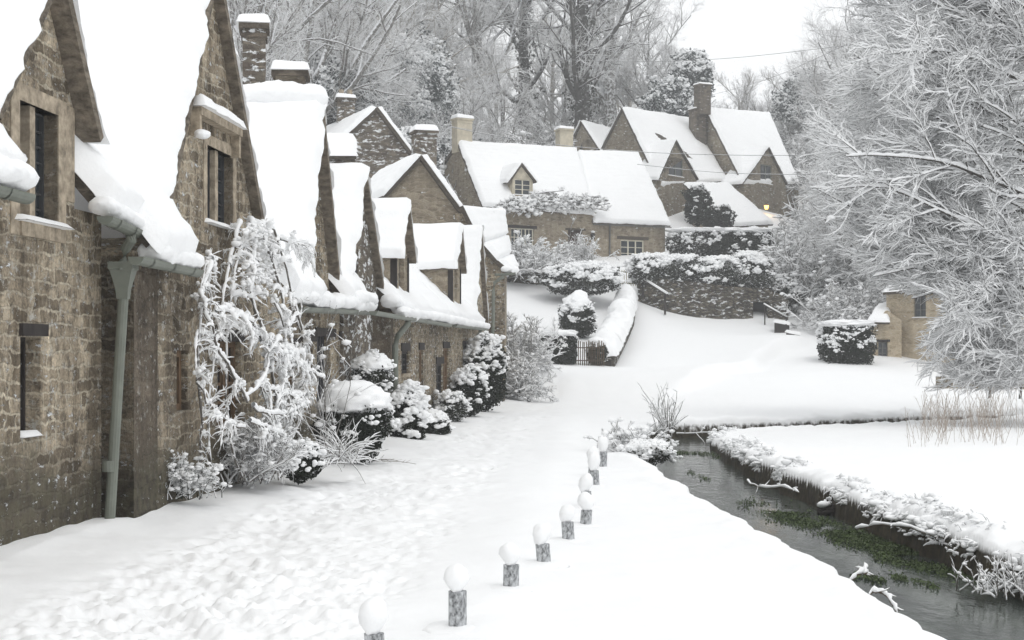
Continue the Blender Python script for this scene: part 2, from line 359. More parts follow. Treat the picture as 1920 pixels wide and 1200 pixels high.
# ------------------------------------------------------------------ terrain
RA = np.array([.0821, 1.0]); RA = RA / np.linalg.norm(RA); RN = np.array([RA[1], -RA[0]])
def rowx(Y, o=0): return -5 + o + .0821 * Y
ctl = []
for Y in (-14, 0, 10, 20, 30, 40): 
    for X in (-3.5, 0.5): ctl.append((X + .05 * Y, Y, 0.0))
for Y in (-14, 0, 10, 20, 30): ctl += [(6, Y, -.10), (12, Y, -.10), (24, Y, 0)]
ctl += [(1.0, 48, 0.0), (-.6, 50, .05), (4, 44, 0), (9, 46, .02), (16, 47, .15), (26, 48, .4), (8, 52, .3)]
def cp(px, py, d): p = P(px, py, d); ctl.append(tuple(p))
for a in [(1100, 695, 60), (1020, 690, 59), (960, 705, 56), (950, 572, 74), (1060, 575, 75), (1165, 548, 78), (1250, 582, 77), (1330, 597, 76.5), (1400, 602, 76), (1480, 612, 75),
          (1560, 578, 95), (1300, 712, 62), (1480, 645, 70), (1150, 645, 69), (1330, 640, 71), (1540, 664, 64), (1600, 692, 59), (1700, 703, 60), (1740, 740, 51), (1420, 700, 57),
          (1300, 770, 42.5), (1700, 765, 44.5), (1900, 748, 46), (1230, 700, 60), (1650, 640, 90), (1900, 660, 80),
          (960, 512, 81.5), (1090, 508, 81), (1250, 510, 84), (1180, 512, 80.5), (1000, 530, 79), (1110, 535, 78.6), (1330, 560, 78.2), (1400, 500, 86), (1300, 470, 93), (1350, 420, 100), (1450, 400, 104), (1250, 430, 98), (1500, 420, 110)]: cp(*a)
ctl += [(-12, 12, 1.2), (-14, 30, 2.5), (-14, 50, 4), (-12, 70, 6.5), (-20, 90, 9), (-40, 60, 9), (-5, 130, 16), (25, 130, 16), (60, 130, 13), (-60, 130, 16), (0, 220, 24), (80, 220, 24), (-80, 220, 24),
        (50, 90, 8), (45, 60, 2), (45, 20, 0), (22, 95, 6), (30, 110, 9), (0, 400, 30), (180, 400, 30), (-180, 400, 30), (160, 100, 12), (-140, 60, 14), (-60, 0, 3), (70, -10, 0)]
C = np.array(ctl); cx, cz = C[:, :2], C[:, 2]
def tps(r): return np.where(r > 0, r * r * np.log(np.maximum(r, 1e-9)), 0)
def _k(a, b): return tps(np.linalg.norm(a[:, None] - b[None], axis=2) / 20.0)
nC = len(C); Am = np.zeros((nC + 3, nC + 3)); Am[:nC, :nC] = _k(cx, cx) + np.eye(nC) * .02
Am[:nC, nC] = 1; Am[:nC, nC + 1:] = cx / 20; Am[nC:, :nC] = Am[:nC, nC:].T
cw = np.linalg.solve(Am, np.concatenate([cz, np.zeros(3)]))
def Hbase(p):
    p = np.asarray(p, float).reshape(-1, 2); out = np.empty(len(p))
    for i in range(0, len(p), 40000):
        q = p[i:i + 40000]; out[i:i + 40000] = _k(q, cx) @ cw[:nC] + cw[nC] + q @ cw[nC + 1:] / 20
    return out
STREAM = np.array([(3.7, -14, 1.0), (3.66, 4, 1.0), (3.42, 12, .90), (3.16, 19, .97), (3.0, 24, 1.0), (3.2, 29, .95), (3.55, 33, .85), (4.5, 35.6, .8), (6.5, 36.5, .75), (11.5, 40.6, .7), (20, 44, .6), (60, 52, .5)])
def dstream(p):
    best = np.full(len(p), 1e9)
    for a, b in zip(STREAM[:-1], STREAM[1:]):
        ab = b[:2] - a[:2]; t = np.clip(((p - a[:2]) @ ab) / (ab @ ab), 0, 1)
        d = np.linalg.norm(p - (a[:2] + t[:, None] * ab), axis=1) - (a[2] + t * (b[2] - a[2])); best = np.minimum(best, d)
    return best
rngT = np.random.default_rng(5)
dents = np.stack([rngT.uniform(-4.6, 0.8, 2600), rngT.uniform(5, 52, 2600), rngT.uniform(0, 3.14, 2600), rngT.uniform(.075, .14, 2600), rngT.uniform(.02, .055, 2600)], 1)
DS = None
def Hfull(p, fine=True):
    p = np.asarray(p, float).reshape(-1, 2); X, Y = p[:, 0], p[:, 1]
    h = Hbase(p)
    near = np.exp(-np.maximum(0, np.hypot(X, Y - 20) - 30) / 12)
    flat = sstep((50 - Y) / 8) * sstep((14 - np.abs(X - 1)) / 6); h = h * (1 - flat) + h * .25 * flat
    h = h + .05 * fbm(p * .45, 3, 3) + .018 * fbm(p * 2.2, 9, 3) + .02 * np.abs(fbm(p * np.array([.9, .5]), 15, 2))
    o = X - rowx(Y)                                         # distance out from the row of cottages
    wall = (Y < 62)
    h = h + np.where(wall, .07 * np.exp(-np.maximum(o - .25, 0) / .5) * (1 + .9 * fbm(p * 1.4, 31, 2)), 0)
    # trodden street: churned snow between the drift and the posts
    post = 0.0 + .062 * (Y - 9) - .4
    mask = sstep((o - .8) / .7) * sstep((post - .25 - X) / .5) * sstep((62 - Y) / 10)
    churn = .030 * fbm(p * 2.6, 41, 3) + .040 * np.abs(fbm(p * 7.0, 47, 3)) + .020 * fbm(p * 16, 53, 2) * 1.35
    var = np.clip(.75 + .9 * fbm(p * .55, 57, 2), .25, 1.4); mask = mask * var; h = h + mask * (churn - .05) - .03 * sstep((o - .8) / .7) * np.exp(-(((X - rowx(Y, 1.9 + .25 * np.sin(Y * .3))) / .32) ** 2)) * (Y < 55)
    h = h + .035 * np.exp(-((X - post - .15) / .35) ** 2) * sstep((40 - Y) / 6)
    if fine:
        order = np.argsort(Y); Ys = Y[order]
        add = np.zeros(len(p))
        for (dx, dy, a, s, dd) in dents:
            i0, i1 = np.searchsorted(Ys, [dy - .45, dy + .45]); ix = order[i0:i1]
            if not len(ix): continue
            u = X[ix] - dx; v = Y[ix] - dy; c, sn = math.cos(a), math.sin(a)
            r2 = ((u * c + v * sn) / (s * 1.5)) ** 2 + ((-u * sn + v * c) / s) ** 2
            k = r2 < 6
            add[ix[k]] += dd * (-np.exp(-r2[k] * 1.6) + .5 * np.exp(-(np.sqrt(r2[k]) - 1.35) ** 2 * 5))
        h = h + add * mask * .62
    a_, b2_ = P(1240, 742, 50)[:2], P(1500, 640, 70)[:2]; ab = b2_ - a_; Lc = np.linalg.norm(ab); tt = ((p - a_) @ ab) / Lc ** 2; side = ((p - a_) @ np.array([-ab[1], ab[0]])) / Lc + .35 * fbm(p * .5, 81, 2)
    h = h + .55 * sstep(side / .9 + .5) * np.exp(-np.maximum(side, 0) / 5) * sstep(tt * 4) * sstep((1.15 - tt) * 5)
    h = h - np.where(X > 3.4, .15 * np.exp(-np.maximum(dstream(p) - .4, 0) / 2.2) * sstep((Y - 24) / 8) * (Y < np.interp(X, [3.5, 4.5, 6.5, 11.5, 20, 60], [33, 35.6, 36.5, 40.6, 44, 52])), 0)
    # stream channel with an undercut snowy lip
    d = dstream(p) + .12 * fbm(p * 1.1, 61, 2) + .045 * fbm(p * 3.2, 67, 2)
    right = X > 3.4
    lip = .045 * np.exp(-((d - .22) / .22) ** 2) * (1 + 1.2 * fbm(p * 3.5, 71, 3)) * np.where(right, 1.4, .5)
    h = h + lip * (d > 0)
    h = h - .05 * np.exp(-np.maximum(d, 0) / .12)
    h = np.where(d < .0, h - (h + .95) * sstep(-d / .16), h)
    return h
def H(X, Y): return float(Hfull(np.array([[X, Y]]), False)[0])
def G(px, py, d, dz=0.0):                   # a spot on the snow below an image column at distance d
    p = P(px, py, d); return np.array([p[0], p[1], H(p[0], p[1]) + dz])

def grid_y(a, b, k):                         # rows getting coarser with distance
    n = int(math.log(b / a) / k) + 1; return a * (b / a) ** (np.arange(n) / (n - 1))
ys = np.concatenate([np.linspace(-15, 6.4, 24), grid_y(6.7, 48, .0026), grid_y(48.3, 110, .006)[1:], grid_y(111, 420, .03)])
ts = np.concatenate([-np.linspace(4, .5, 30) ** 1.0, np.linspace(-.46, .42, 470), np.linspace(.47, 4, 30)])
X = ts[None, :] * (np.maximum(ys, 6)[:, None] + 0.0); Yg = np.repeat(ys[:, None], len(ts), 1)
pts = np.stack([X.ravel(), Yg.ravel()], 1)
gz = Hfull(pts)
nr, ncg = len(ys), len(ts)
ii = np.arange(nr * ncg).reshape(nr, ncg)
gq = np.stack([ii[:-1, :-1], ii[:-1, 1:], ii[1:, 1:], ii[1:, :-1]], -1).reshape(-1, 4)
m, nt, b = newmat('ground_snow'); v = coords(nt)
n1 = ntex(nt, v, 7, 5, .65); n2 = ntex(nt, v, 45, 3, .6)
bump(nt, b, mth(nt, 'ADD', n1.outputs[0], mth(nt, 'MULTIPLY', n2.outputs[0], .2)), .35, .022)
z = mth(nt, 'ADD', normz(nt), mth(nt, 'MULTIPLY', mth(nt, 'SUBTRACT', ntex(nt, v, 9, 4, .7).outputs[0], .5), .5))
sp = N(nt, 'ShaderNodeSeparateXYZ'); nt.links.new(v, sp.inputs[0])
low = ramp(nt, mth(nt, 'ADD', sp.outputs[2], mth(nt, 'MULTIPLY', ntex(nt, v, 5, 4, .7).outputs[0], .12)), [(.0, 0), (.001, 0)])
steep = ramp(nt, z, [(.30, 1), (.50, 0)])
under = N(nt, 'ShaderNodeMapRange'); under.inputs[1].default_value = -.27; under.inputs[2].default_value = -.33
nt.links.new(mth(nt, 'ADD', sp.outputs[2], mth(nt, 'MULTIPLY', mth(nt, 'SUBTRACT', ntex(nt, v, 6, 4, .7).outputs[0], .5), .14)), under.inputs[0])
earth = mixc(nt, ramp(nt, ntex(nt, v, 9, 4, .7).outputs[0], [(.35, 0), (.65, 1)]), (.018, .014, .010), (.06, .05, .03))
zz_ = N(nt, 'ShaderNodeMapRange'); zz_.inputs[1].default_value = -.07; zz_.inputs[2].default_value = -.15; nt.links.new(sp.outputs[2], zz_.inputs[0]); nt.links.new(mixc(nt, mth(nt, 'MAXIMUM', under.outputs[0], mth(nt, 'MULTIPLY', steep, zz_.outputs[0])), SNOW, earth), b.inputs['Base Color'])
b.inputs['Roughness'].default_value = .8; b.inputs['Specular IOR Level'].default_value = .2
M['ground'] = m
g = MB(); g.addq(np.concatenate([pts, gz[:, None]], 1), gq)
tag(g.build('snowy_ground', M['ground'], smooth=True), 'snow covered street, banks and hillside', kind='structure')

# water
m, nt, b = newmat('stream_water'); v = coords(nt, (1, .45, 1))
n1 = ntex(nt, v, 5.5, 4, .6); mot = ntex(nt, coords(nt, (1, .3, 1)), 1.6, 5, .7)
nt.links.new(mixc(nt, ramp(nt, mot.outputs[0], [(.35, 0), (.65, 1)]), (.035, .042, .040), (.10, .115, .10)), b.inputs['Base Color'])
b.inputs['Roughness'].default_value = .10; b.inputs['IOR'].default_value = 1.333; b.inputs['Specular IOR Level'].default_value = .5
bump(nt, b, n1.outputs[0], .35, .03)
M['water'] = m
w = MB(); L, R = [], []
for i in range(len(STREAM)):
    a = STREAM[max(i - 1, 0), :2]; c = STREAM[min(i + 1, len(STREAM) - 1), :2]; t = (c - a) / np.linalg.norm(c - a); n_ = np.array([-t[1], t[0]])
    p = STREAM[i]; hw = p[2] + .35; L.append((*(p[:2] + n_ * hw), -.42)); R.append((*(p[:2] - n_ * hw), -.42))
w.add(L + R, [(i, i + 1, len(L) + i + 1, len(L) + i) for i in range(len(L) - 1)])
tag(w.build('stream_water', M['water']), 'narrow dark stream between the snow banks', kind='structure')

# ------------------------------------------------------------------ building helpers
class Plane:
    """a vertical plane through O along A; outward normal Nn"""
    def __init__(s, O, A, flip=False):
        s.O = np.array(O[:2], float); s.A = np.array(A[:2], float); s.A /= np.linalg.norm(s.A)
        s.N = np.array([s.A[1], -s.A[0]]) * (-1 if flip else 1)
    def hit(s, px, py, out=0.0):
        O = s.O + s.N * out; d = np.array([(px - 960) / FPX, 1.0])
        m_ = np.array([[d[0], -s.A[0]], [d[1], -s.A[1]]]); k, a = np.linalg.solve(m_, O)
        return a, HC + (HY - py) / FPX * k
    def pt(s, a, z, out=0.0):
        p = s.O + s.A * a + s.N * out; return np.array([p[0], p[1], z])
def hp(pl, pts, out=0.0): return [pl.hit(x, y, out) for x, y in pts]

def wall(pl, outer, holes=(), out=0.0, thick=.45, reveal=.22):
    mb = MB(); loops = [[Vector((a, z, 0)) for a, z in outer]] + [[Vector((a, z, 0)) for a, z in h] for h in holes]
    tris = tessellate_polygon(loops); flat = [p for l in loops for p in l]
    mb.add([pl.pt(p.x, p.y, out) for p in flat], tris)
    n = len(outer)
    f = [pl.pt(a, z, out) for a, z in outer]; bk = [pl.pt(a, z, out - thick) for a, z in outer]
    mb.add(f + bk, [(i, (i + 1) % n, n + (i + 1) % n, n + i) for i in range(n)])
    for h in holes:
        k = len(h); f = [pl.pt(a, z, out) for a, z in h]; bk = [pl.pt(a, z, out - reveal - .12) for a, z in h]
        mb.add(f + bk, [(i, (i + 1) % k, k + (i + 1) % k, k + i) for i in range(k)])
    return mb
def rect(a0, a1, z0, z1): return [(a0, z0), (a1, z0), (a1, z1), (a0, z1)]

def window(root, pl, a0, a1, z0, z1, out=0.0, depth=.16, lights=2, rows=3, cols=2, fm='cream', fw=.05, glass='glass', lead=False, sill=True, mull=None, snow=True):
    """frame (one mesh) > pane; its sill beside it"""
    f = MB(); o = out - depth; t = .05
    def bar(x0, x1, y0, y1, d0, d1): f.hexa([pl.pt(x0, y0, d1), pl.pt(x1, y0, d1), pl.pt(x1, y1, d1), pl.pt(x0, y1, d1)], [pl.pt(x0, y0, d0), pl.pt(x1, y0, d0), pl.pt(x1, y1, d0), pl.pt(x0, y1, d0)])
    mw = mull or fw
    bar(a0, a0 + fw, z0, z1, o - t, o); bar(a1 - fw, a1, z0, z1, o - t, o); bar(a0 + fw, a1 - fw, z0, z0 + fw, o - t, o); bar(a0 + fw, a1 - fw, z1 - fw, z1, o - t, o)
    lw = (a1 - a0 - 2 * fw - mw * (lights - 1)) / lights; gb = .008 if lead else .018; g2 = MB()
    for i in range(lights):
        x0 = a0 + fw + i * (lw + mw)
        if i: bar(x0 - mw, x0, z0 + fw, z1 - fw, o - t, o + .002)
        tgt = g2 if lead else f
        for c in range(1, cols):
            x = x0 + lw * c / cols; d0, d1 = (o - t * .7, o - t * .3)
            tgt.hexa([pl.pt(x - gb, z0 + fw, d1), pl.pt(x + gb, z0 + fw, d1), pl.pt(x + gb, z1 - fw, d1), pl.pt(x - gb, z1 - fw, d1)], [pl.pt(x - gb, z0 + fw, d0), pl.pt(x + gb, z0 + fw, d0), pl.pt(x + gb, z1 - fw, d0), pl.pt(x - gb, z1 - fw, d0)])
        for r in range(1, rows):
            z = z0 + fw + (z1 - z0 - 2 * fw) * r / rows; d0, d1 = (o - t * .75, o - t * .35)
            tgt.hexa([pl.pt(x0, z - gb, d1), pl.pt(x0 + lw, z - gb, d1), pl.pt(x0 + lw, z + gb, d1), pl.pt(x0, z + gb, d1)], [pl.pt(x0, z - gb, d0), pl.pt(x0 + lw, z - gb, d0), pl.pt(x0 + lw, z + gb, d0), pl.pt(x0, z + gb, d0)])
    fo = f.build('window', M[fm], root)
    p = MB(); d = o - t * .8; p.hexa([pl.pt(a0, z0, d), pl.pt(a1, z0, d), pl.pt(a1, z1, d), pl.pt(a0, z1, d)], [pl.pt(a0, z0, d - .02), pl.pt(a1, z0, d - .02), pl.pt(a1, z1, d - .02), pl.pt(a0, z1, d - .02)])
    p.build('pane', M[glass], fo)
    if lead and g2.c: g2.build('lattice', M['lead'], fo)
    if sill:
        s = MB(); s.hexa([pl.pt(a0 - .06, z0 - .07, out + .05), pl.pt(a1 + .06, z0 - .07, out + .05), pl.pt(a1 + .06, z0, out + .05), pl.pt(a0 - .06, z0, out + .05)],
                         [pl.pt(a0 - .06, z0 - .07, out - depth), pl.pt(a1 + .06, z0 - .07, out - depth), pl.pt(a1 + .06, z0, out - depth), pl.pt(a0 - .06, z0, out - depth)])
        so_ = s.build('window_sill', M['ashlar'], root)
        if snow:
            sl = snow_slab([pl.pt(a0 - .07, z0, out + .07), pl.pt(a1 + .07, z0, out + .07), pl.pt(a1 + .07, z0, out - depth), pl.pt(a0 - .07, z0, out - depth)], .05, .05, int(a0 * 100) % 999, .02)
            sl.build('sill_snow', M['clump'], so_, True)
    return fo
def lintel(root, pl, a0, a1, z0, z1, out=0.0, mat='timber', name='lintel', proud=.02, dep=.15):
    l = MB(); l.hexa([pl.pt(a0, z0, out + proud), pl.pt(a1, z0, out + proud), pl.pt(a1, z1, out + proud), pl.pt(a0, z1, out + proud)], [pl.pt(a0, z0, out - dep), pl.pt(a1, z0, out - dep), pl.pt(a1, z1, out - dep), pl.pt(a0, z1, out - dep)])
    return l.build(name, M[mat], root)

def snow_slab(c, th, res=.08, seed=0, jit=.05, lump=.35, mb=None, rag=3.0, droop=0.0):
    """settled snow on the quad c (eave a, eave b, ridge b, ridge a): rounded, ragged edges"""
    c = [np.array(x, float) for x in c]
    Lu = max(np.linalg.norm(c[1] - c[0]), np.linalg.norm(c[2] - c[3])); Lv = max(np.linalg.norm(c[3] - c[0]), np.linalg.norm(c[2] - c[1]))
    nu = int(min(150, max(4, Lu / res))); nv = int(min(150, max(4, Lv / res)))
    u = np.linspace(0, 1, nu + 1); v = np.linspace(0, 1, nv + 1)
    # crowd samples towards the rims so they round off
    u = u + .0; U, V = np.meshgrid(u, v, indexing='ij')
    p = c[0] * ((1 - U) * (1 - V))[..., None] + c[1] * (U * (1 - V))[..., None] + c[2] * (U * V)[..., None] + c[3] * ((1 - U) * V)[..., None]
    n = np.cross(c[1] - c[0], c[3] - c[0]); n2 = np.cross(c[2] - c[1], c[3] - c[2]); n = nrm(n + n2)
    if n[2] < 0: n = -n
    uu = nrm(c[1] - c[0] + c[2] - c[3]); vv = nrm(c[3] - c[0] + c[2] - c[1])
    q = p + seed * 1.37
    du0 = U * Lu; du1 = (1 - U) * Lu; dv0 = V * Lv; dv1 = (1 - V) * Lv
    e = lambda d: np.exp(-(d / (th * 1.2)) ** 2)
    j = jit * (fbm(q * rag, seed, 3) + .3) * 1.6 + jit * .5 * fbm(q * rag * 4, seed + 5, 2)
    off = uu * ((e(du1) - e(du0)) * j)[..., None] + vv * (-e(dv0) * (j + jit * .6) + e(dv1) * j * .3)[..., None]
    d = np.minimum(np.minimum(du0, du1), np.minimum(dv0, dv1)); x = np.clip(d / (th * .9), 0, 1)
    prof = np.sqrt(np.maximum(0, 1 - (1 - x) ** 2))
    hgt = th * prof * (1 + lump * fbm(q * 1.1, seed + 11, 3) + .16 * lump * fbm(q * 6, seed + 13, 2)) + np.minimum(.012, th * .07) * prof * np.sin(2 * math.pi * (V * Lv / .34 + .5 * fbm(q * .8, seed + 23, 2)))
    top = p + off + n * hgt[..., None]
    if droop: top[..., 2] -= droop * e(dv0) * (1 + fbm(q * 2.5, seed + 19, 2))
    bot = p + off - n * .004
    if droop: bot[..., 2] -= droop * e(dv0) * (1 + fbm(q * 2.5, seed + 19, 2)) * .9
    ii = np.arange((nu + 1) * (nv + 1)).reshape(nu + 1, nv + 1)
    f = np.stack([ii[:-1, :-1], ii[1:, :-1], ii[1:, 1:], ii[:-1, 1:]], -1).reshape(-1, 4)
    if np.dot(np.cross(uu, vv), n) < 0: f = f[:, ::-1]
    mb = mb or MB(); mb.addq(top.reshape(-1, 3), f); mb.addq(bot.reshape(-1, 3), f[:, ::-1]); return mb
def slabq(mb, c, th):
    c = [np.array(x, float) for x in c]; n = nrm(np.cross(c[1] - c[0], c[3] - c[0]))
    if n[2] < 0: n = -n
    mb.hexa([x - n * th for x in c], [x for x in c])
def offn(c, k):
    c = [np.array(x, float) for x in c]; n = nrm(np.cross(c[1] - c[0], c[3] - c[0]))
    if n[2] < 0: n = -n
    return [x + n * k for x in c]
seedc = [100]
def roof_slopes(root, slopes, th=.09, snow=.18, res=.09, jit=.05, name='roof', mat='slate', smat='snow', ins=0.0, lump=.35, droop=.0, rag=3.0):
    """slates (one mesh) with the snow lying on them as a sub-part"""
    for c in slopes:
        r = MB(); slabq(r, c, th); seedc[0] += 3
        s = snow_slab(offn(c, .002), snow, res, seedc[0], jit, lump, None, rag, droop)
        ro = r.build(name, M[mat], root); s.build('roof_snow', M[smat], ro, True)
    return ro
def gable(root, pl, L, A, R, out, back, sn=.18, name='gable_roof', over=.06, res=.07, jit=.05, th=.10, lump=.35, slopeback=0.0, smat='snow', droop=0):
    """L, A, R = (a, z) near foot, apex, far foot on the front plane; ridge runs back"""
    (l, lz), (a, az), (r, rz) = L, A, R
    ns = [pl.pt(l, lz, out), pl.pt(a, az, out), pl.pt(a, az + slopeback, -back), pl.pt(l, lz + slopeback, -back)]
    fs = [pl.pt(r, rz, out), pl.pt(a, az, out), pl.pt(a, az + slopeback, -back), pl.pt(r, rz + slopeback, -back)]
    N1 = [ns[0], ns[3], ns[2], ns[1]]; F1 = [fs[0], fs[3], fs[2], fs[1]]
    return roof_slopes(root, [N1, F1], th, sn, res, jit, name, 'slate_near', lump=lump, smat=smat, droop=droop)
def gutter(root, p0, p1, r=.07, name='gutter', mat='pipe', brackets=3):
    p0, p1 = np.array(p0, float), np.array(p1, float); t = nrm(p1 - p0); s = nrm(np.cross(t, [0, 0, 1])); mb = MB(); K = 9
    a = np.linspace(math.pi, 2 * math.pi, K); prof = [(r * math.cos(x), r * math.sin(x)) for x in a] + [(r * .86 * math.cos(x), r * .86 * math.sin(x)) for x in a[::-1]]
    n = len(prof); V = [p + s * x + np.array([0, 0, z]) for p in (p0, p1) for x, z in prof]
    mb.add(V, [(i, (i + 1) % n, n + (i + 1) % n, n + i) for i in range(n)])
    for e in (0, n): mb.add(V[e:e + K] , [tuple(range(K))])
    for k in range(brackets):
        p = p0 + (p1 - p0) * (k + .5) / brackets; ring = [p + s * r * 1.12 * math.cos(x) + np.array([0, 0, r * 1.12 * math.sin(x)]) for x in np.linspace(math.pi, 2 * math.pi, 9)]
        r2 = [q + t * .04 for q in ring]; mb.add(ring + r2, [(i, i + 1, 9 + i + 1, 9 + i) for i in range(8)])
    return mb.build(name, M[mat], root)
def snow_heap(name, parent, p0, p1, r, n, seed, mat='snow', sq=.8, jitter=.35, base=None):
    """a lumpy roll of settled snow along a line"""
    p0, p1 = np.array(p0, float), np.array(p1, float); L = np.linalg.norm(p1 - p0); t = (p1 - p0) / L
    sd_ = nrm(np.cross(t, [0, 0, 1.0])); up = np.cross(sd_, t); K = int(max(8, min(260, L / (r * .16)))); S = 22
    x = np.linspace(-r * .6, L + r * .6, K); a = np.arange(S) * 2 * math.pi / S
    e = np.clip(np.minimum(x + r * .6, L + r * .6 - x) / (r * .9), 0, 1); prof = np.sqrt(1 - (1 - e) ** 2)
    X_, A_ = np.meshgrid(x, a, indexing='ij'); pr = prof[:, None]
    q = np.stack([X_, r * np.cos(A_), r * np.sin(A_)], -1)
    rr = r * pr * (1 + jitter * .95 * fbm(q / r * .45 + seed, seed, 3) + .10 * vnoise(q / r * 3, seed + 3))
    cen = .25 * r * fbm(np.stack([x / r * .3 + seed, x * 0, x * 0], -1), seed + 9, 2)
    v = p0 + X_[..., None] * t + (rr * np.cos(A_) * 1.1)[..., None] * sd_ + ((rr * np.sin(A_) * sq) + cen[:, None])[..., None] * up
    j, jj = np.meshgrid(np.arange(K - 1), np.arange(S), indexing='ij'); j2 = (jj + 1) % S
    f = np.stack([j * S + jj, j * S + j2, (j + 1) * S + j2, (j + 1) * S + jj], -1).reshape(-1, 4)
    mb = MB(); mb.addq(v.reshape(-1, 3), f); return mb.build(name, M[mat], parent, True)
def downpipe(root, pts, r=.05, hopper=None, mat='pipe', collars=()):
    mb = MB(); mb.tube(pts, r, 12)
    for z in collars:
        p = np.array(pts[-1], float); p[2] = z; mb.tube([p - [0, 0, .05], p + [0, 0, .05]], r * 1.22, 12)
    if hopper is not None:
        h = np.array(hopper, float); v = []
        for (w_, z) in ((.115, .0), (.115, -.06), (.10, -.08), (.06, -.24), (.05, -.34)):
            v += [h + [x * w_, y * w_, z] for x, y in ((-1, -1), (1, -1), (1, 1), (-1, 1))]
        mb.add(v, [(i * 4 + j, i * 4 + (j + 1) % 4, i * 4 + 4 + (j + 1) % 4, i * 4 + 4 + j) for i in range(4) for j in range(4)] + [(0, 1, 2, 3), (19, 18, 17, 16)])
        mb.tube([h + [0, 0, -.075], h + [0, 0, -.055]], .13, 4)
    return mb.build('downpipe', M[mat], root)
def chimney(root, c, w, d, z0, z1, rot=0.0, mat='stone_upper', cap='chim_dark', sn=.14, name='chimney', flues=0):
    mb = MB(); mb.box((c[0], c[1], (z0 + z1) / 2), (w, d, z1 - z0), rot); ch = mb.build(name, M[mat], root)
    k = MB(); k.box((c[0], c[1], z1 + .05), (w + .14, d + .14, .10), rot); k.box((c[0], c[1], z1 - .12), (w + .06, d + .06, .07), rot); k.build('chimney_cap', M[cap], ch)
    cr, sr = math.cos(rot), math.sin(rot)
    q = [np.array([c[0] + x * cr - y * sr, c[1] + x * sr + y * cr, z1 + .102]) for x, y in ((-(w + .16) / 2, -(d + .16) / 2), ((w + .16) / 2, -(d + .16) / 2), ((w + .16) / 2, (d + .16) / 2), (-(w + .16) / 2, (d + .16) / 2))]
    if sn: snow_slab(q, sn, .05, int(abs(c[0]) * 50) + 3, .03).build('chimney_snow', M['clump'], ch, True)
    for i in range(flues):
        f = MB(); x = (i - (flues - 1) / 2) * w * .5; f.tube([(c[0] + x * cr, c[1] + x * sr, z1 + .1), (c[0] + x * cr, c[1] + x * sr, z1 + .5)], .11, 10); f.build('chimney_pot', M['ashlar'], ch)
    return ch

# ------------------------------------------------------------------ the row of cottages
RP = Plane((-5, 0), (.0821, 1)); q = lambda px, py, o=0: RP.hit(px, py, o)
s_ = 1.00336
def cottage(label, a, z=0.0, out=0.0, cat='cottage', group=None, pl=RP):
    p = pl.pt(a, z, out); return thing('stone_cottage', label, cat, p, group)

# --- nearest cottage
A = cottage('nearest weathered stone cottage, cut by the left edge of the photo', 10, group='cottages in the row')
up = rect(*[q(35, 0, 0)[0], q(108, 0, 0)[0]], 2.74, 3.72); lo = rect(q(38, 0)[0], q(76, 0)[0], q(60, 818)[1], q(60, 632)[1])
wall(RP, [(5, -.5), (14.05, -.5), (14.05, 2.95), (13.37, 2.95), (13.37, 3.82), (12.66, 4.86), (11.5, 3.62), (11.5, 2.95), (5, 2.95)], [up, lo], 0, .45).build('wall', M['stone_near'], A)
fr = MB(); u0, u1 = up[0][0], up[1][0]; 
def fbar(mb, pl, x0, x1, z0, z1, o0, o1): mb.hexa([pl.pt(x0, z0, o1), pl.pt(x1, z0, o1), pl.pt(x1, z1, o1), pl.pt(x0, z1, o1)], [pl.pt(x0, z0, o0), pl.pt(x1, z0, o0), pl.pt(x1, z1, o0), pl.pt(x0, z1, o0)])
fbar(fr, RP, u0 - .17, u0, 2.62, 3.86, -.3, .012); fbar(fr, RP, u1, u1 + .17, 2.62, 3.86, -.3, .012); fbar(fr, RP, u0, u1, 3.72, 3.86, -.3, .011); fbar(fr, RP, u1 + .17, 13.36, 3.0, 3.84, -.2, .008); fbar(fr, RP, u0, u1, 2.62, 2.74, -.3, .03)
um = (u0 + u1) / 2 - .06; fbar(fr, RP, um - .055, um + .055, 2.74, 3.72, -.16, -.03)
fr.build('window_surround', M['ashlar'], A)
window(A, RP, u0, um - .055, 2.74, 3.72, 0, .12, 1, 7, 3, 'lead', .02, lead=True, snow=False, sill=False)
window(A, RP, um + .055, u1, 2.74, 3.72, 0, .12, 1, 7, 3, 'lead', .02, lead=True, snow=False, sill=False)
sl = snow_slab([RP.pt(u0 - .1, 2.74, .10), RP.pt(u1 + .1, 2.74, .10), RP.pt(u1 + .1, 2.74, -.1), RP.pt(u0 - .1, 2.74, -.1)], .045, .04, 7, .02); sl.build('sill_snow', M['clump'], A, True)
window(A, RP, lo[0][0], lo[1][0], lo[0][1], lo[2][1], 0, .13, 1, 4, 2, 'timber', .035, lead=True, sill=False)
sl = snow_slab([RP.pt(lo[0][0], lo[0][1] + .002, .03), RP.pt(lo[1][0], lo[0][1] + .002, .03), RP.pt(lo[1][0], lo[0][1] + .002, -.2), RP.pt(lo[0][0], lo[0][1] + .002, -.2)], .04, .04, 8, .015); sl.build('sill_snow', M['clump'], A, True)
lintel(A, RP, q(36, 0)[0], q(84, 0)[0], q(60, 630)[1], q(60, 607)[1], 0, proud=.035)
gable(A, RP, (11.35, 3.50), (12.66, 4.99), (13.62, 3.62), .18, 4.2, .2, over=.1)
roof_slopes(A, [[RP.pt(5, 2.98, .30), RP.pt(11.5, 2.98, .30), RP.pt(11.5, 6.6, -2.9), RP.pt(5, 6.6, -2.9)], [RP.pt(13.40, 2.98, .26), RP.pt(14.6, 2.90, .26), RP.pt(14.6, 6.6, -2.9), RP.pt(13.40, 6.6, -2.9)],
                [RP.pt(11.4, 4.1, -.75), RP.pt(13.5, 4.1, -.75), RP.pt(13.5, 6.6, -2.9), RP.pt(11.4, 6.6, -2.9)]], snow=.22, jit=.07)
